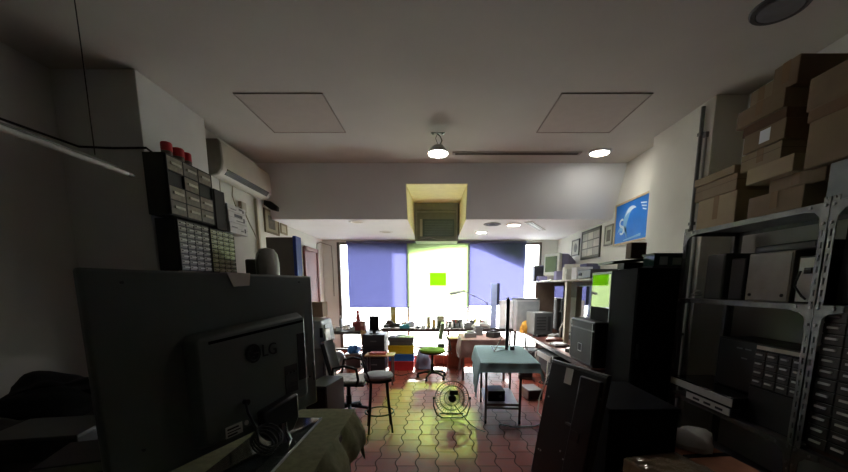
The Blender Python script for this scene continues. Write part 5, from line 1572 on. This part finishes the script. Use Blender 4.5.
unit('black_case', 'black case on the near middle shelf cut by the picture edge', 'case', 1.75, 2.34, M0, M0 + 0.5, 2.50, 0.40, BLACKM, BLACK)
# bottom of the shelving and floor boxes
x, y = 2.02, 2.55
t = thing('cardboard_box', 'cardboard box wrapped in shiny plastic at the lower right', 'box', (1.67, 2.40, 0), R(12))
B().bb(-0.23, 0.23, -0.25, 0.25, 0, 0.48).obj('body', CARD3, t, 0.006)
def pf(u, v):
    xx, yy = -0.26 + 0.52 * u, -0.28 + 0.56 * v
    z = 0.492 + 0.010 * math.sin(u * 23 + v * 9) * math.sin(v * 17)
    if abs(xx) > 0.237 or abs(yy) > 0.255:
        z -= 0.10 + 0.02 * math.sin(u * 40)
    return (xx, yy, z)
B().grid(pf, 30, 26, 0.0).obj('plastic_wrap', glass_mat('wrap', (0.9, 0.9, 0.88, 1), 0.15), t)
t = thing('cardboard_box', 'long brown carton with a grey plastic bag below the lower metal shelf', 'box', (2.18, 2.62, 0), R(6))
B().bb(-0.20, 0.16, -0.55, 0.55, 0, 0.42).obj('body', M((206, 146, 116), 0.8), t, 0.006)
B().bb(-0.2015, 0.1615, 0.12, 0.18, 0.30, 0.4215).obj('tape', BLACK, t)
tag(B().blob((0, 0, 0.05), (0.14, 0.17, 0.11), 0.4, 402, 3).obj('plastic_bag', M((190, 190, 188), 0.3), loc=(2.16, 2.98, 0.424)), 'grey plastic bag on the long brown carton under the shelving', 'bag')

# ------------------------------------------------------------------ more small gear on and under the benches
def gear(name, lab, cat, loc, d, m, fm=None, rz=0, knobs=0):
    t = thing(name, lab, cat, loc, rz)
    B().box((0, 0, d[2] / 2), d).obj('body', m, t, min(d) * 0.06)
    if fm:
        B().box((0, -d[1] / 2 - 0.002, d[2] / 2), (d[0] * 0.88, 0.004, d[2] * 0.8)).obj('front_panel', fm, t)
    for k in range(knobs):
        x = -d[0] * 0.3 + k * d[0] * 0.6 / max(1, knobs - 1)
        B().cyl((x, -d[1] / 2 - 0.004, d[2] * 0.3), (x, -d[1] / 2 - 0.02, d[2] * 0.3), d[2] * 0.09, n=10).obj('knob', BLACK, t)
    return t


WB = ZB2
for a in (('oscilloscope', 'grey oscilloscope with a dark screen on the window bench behind the squeeze bottle', 'oscilloscope', (wx(457, 8.9), 8.9, WB), (0.26, 0.18, 0.18), GREY, DGREY, 0.1, 3),
          ('power_supply', 'low beige power supply on the window bench right of the green meter', 'power supply', (wx(449, 8.92), 8.92, WB), (0.12, 0.16, 0.14), M((150, 144, 126), 0.5), DGREY, 0, 2),
          ('radio_set', 'small brown radio on the window bench behind the teal tape case', 'radio', (wx(406, 8.85), 8.85, WB), (0.20, 0.10, 0.12), WOODD, M((150, 130, 96), 0.5), -0.2, 2),
          ('white_adapter', 'white cube adapter on the window bench near the olive jar', 'adapter', (wx(423.5, 8.62), 8.62, WB), (0.08, 0.08, 0.07), WHITE, None, 0.5, 0),
          ('multimeter', 'small black multimeter upright behind the white coil of wire', 'meter', (wx(474.5, 8.92), 8.92, WB), (0.09, 0.05, 0.19), BLACK, M((170, 170, 90), 0.5), 0, 1),
          ('relay_box', 'grey relay box at the back of the window bench before the right blind', 'box', (wx(483, 8.93), 8.93, WB), (0.16, 0.12, 0.16), LGREY, GREY, 0, 0),
          ('router', 'flat black router at the front of the right bench near the white tower', 'router', (2.06, 7.35, RZ + 0.002), (0.22, 0.16, 0.045), BLACK, None, 0.4, 0),
          ('drill_case', 'dark case under the far end of the right bench shelf', 'case', (2.62, 8.80, RZ + 0.002), (0.26, 0.26, 0.28), DGREY, None, 0.1, 0),
          ('tuner', 'silver tuner lying behind the reddish case on the right bench', 'tuner', (2.62, 6.95, RZ + 0.002), (0.30, 0.30, 0.10), LGREY, DGREY, -1.4, 3),
          ('amplifier', 'dark amplifier beneath the far end of the right bench', 'amplifier', (2.1, 7.75, 0.202), (0.36, 0.40, 0.22), DGREY, BLACK, -1.57, 3),
          ('speaker_box', 'brown speaker box beneath the right bench behind the trolley', 'speaker', (1.70, 6.95, 0.0), (0.26, 0.28, 0.42), M((92, 72, 58), 0.6), BLACK, -0.2, 0),
          ('silver_chassis', 'silver chassis on the floor under the trolley side of the right bench', 'chassis', (1.50, 5.72, 0.0), (0.24, 0.36, 0.16), M((150, 150, 148), 0.4, 0.5), DGREY, 0.15, 2),
          ('battery_pack', 'small black battery pack on the corner bench beside the wood offcut', 'battery', (-1.40, 8.25, 0.782), (0.10, 0.10, 0.08), BLACK, None, 0.2, 0),
          ('charger', 'white charger on the corner bench right of the red tool case', 'charger', (-1.48, 8.45, 0.782), (0.12, 0.10, 0.15), WHITE, LGREY, 0, 1),
          ('lead_spool', 'dark reel of solder on the corner bench beside the spray can', 'reel', (-2.05, 8.45, 0.782), (0.10, 0.10, 0.10), DGREY, None, 0.6, 0),
          ):
    gear(*a)
tag(B().tube([(1.80, 7.2, 0.68), (1.72, 7.0, 0.5), (1.76, 6.8, 0.42), (1.70, 6.6, 0.55), (1.79, 6.4, 0.66)], 0.012).tube([(1.79, 6.4, 0.66), (1.70, 6.3, 0.5), (1.80, 6.4, 0.40)], 0.009).obj('cable', BLACK), 'black cable bunch drooping from the front edge of the right bench', 'cable')
tag(B().tube([(-1.0, 7.3, 0.01), (-0.7, 7.1, 0.008), (-0.55, 7.3, 0.008), (-0.3, 7.45, 0.008), (0.1, 7.3, 0.008)], 0.006).obj('cable', DGREY), 'thin cable lying on the tiles before the coloured crates', 'cable')
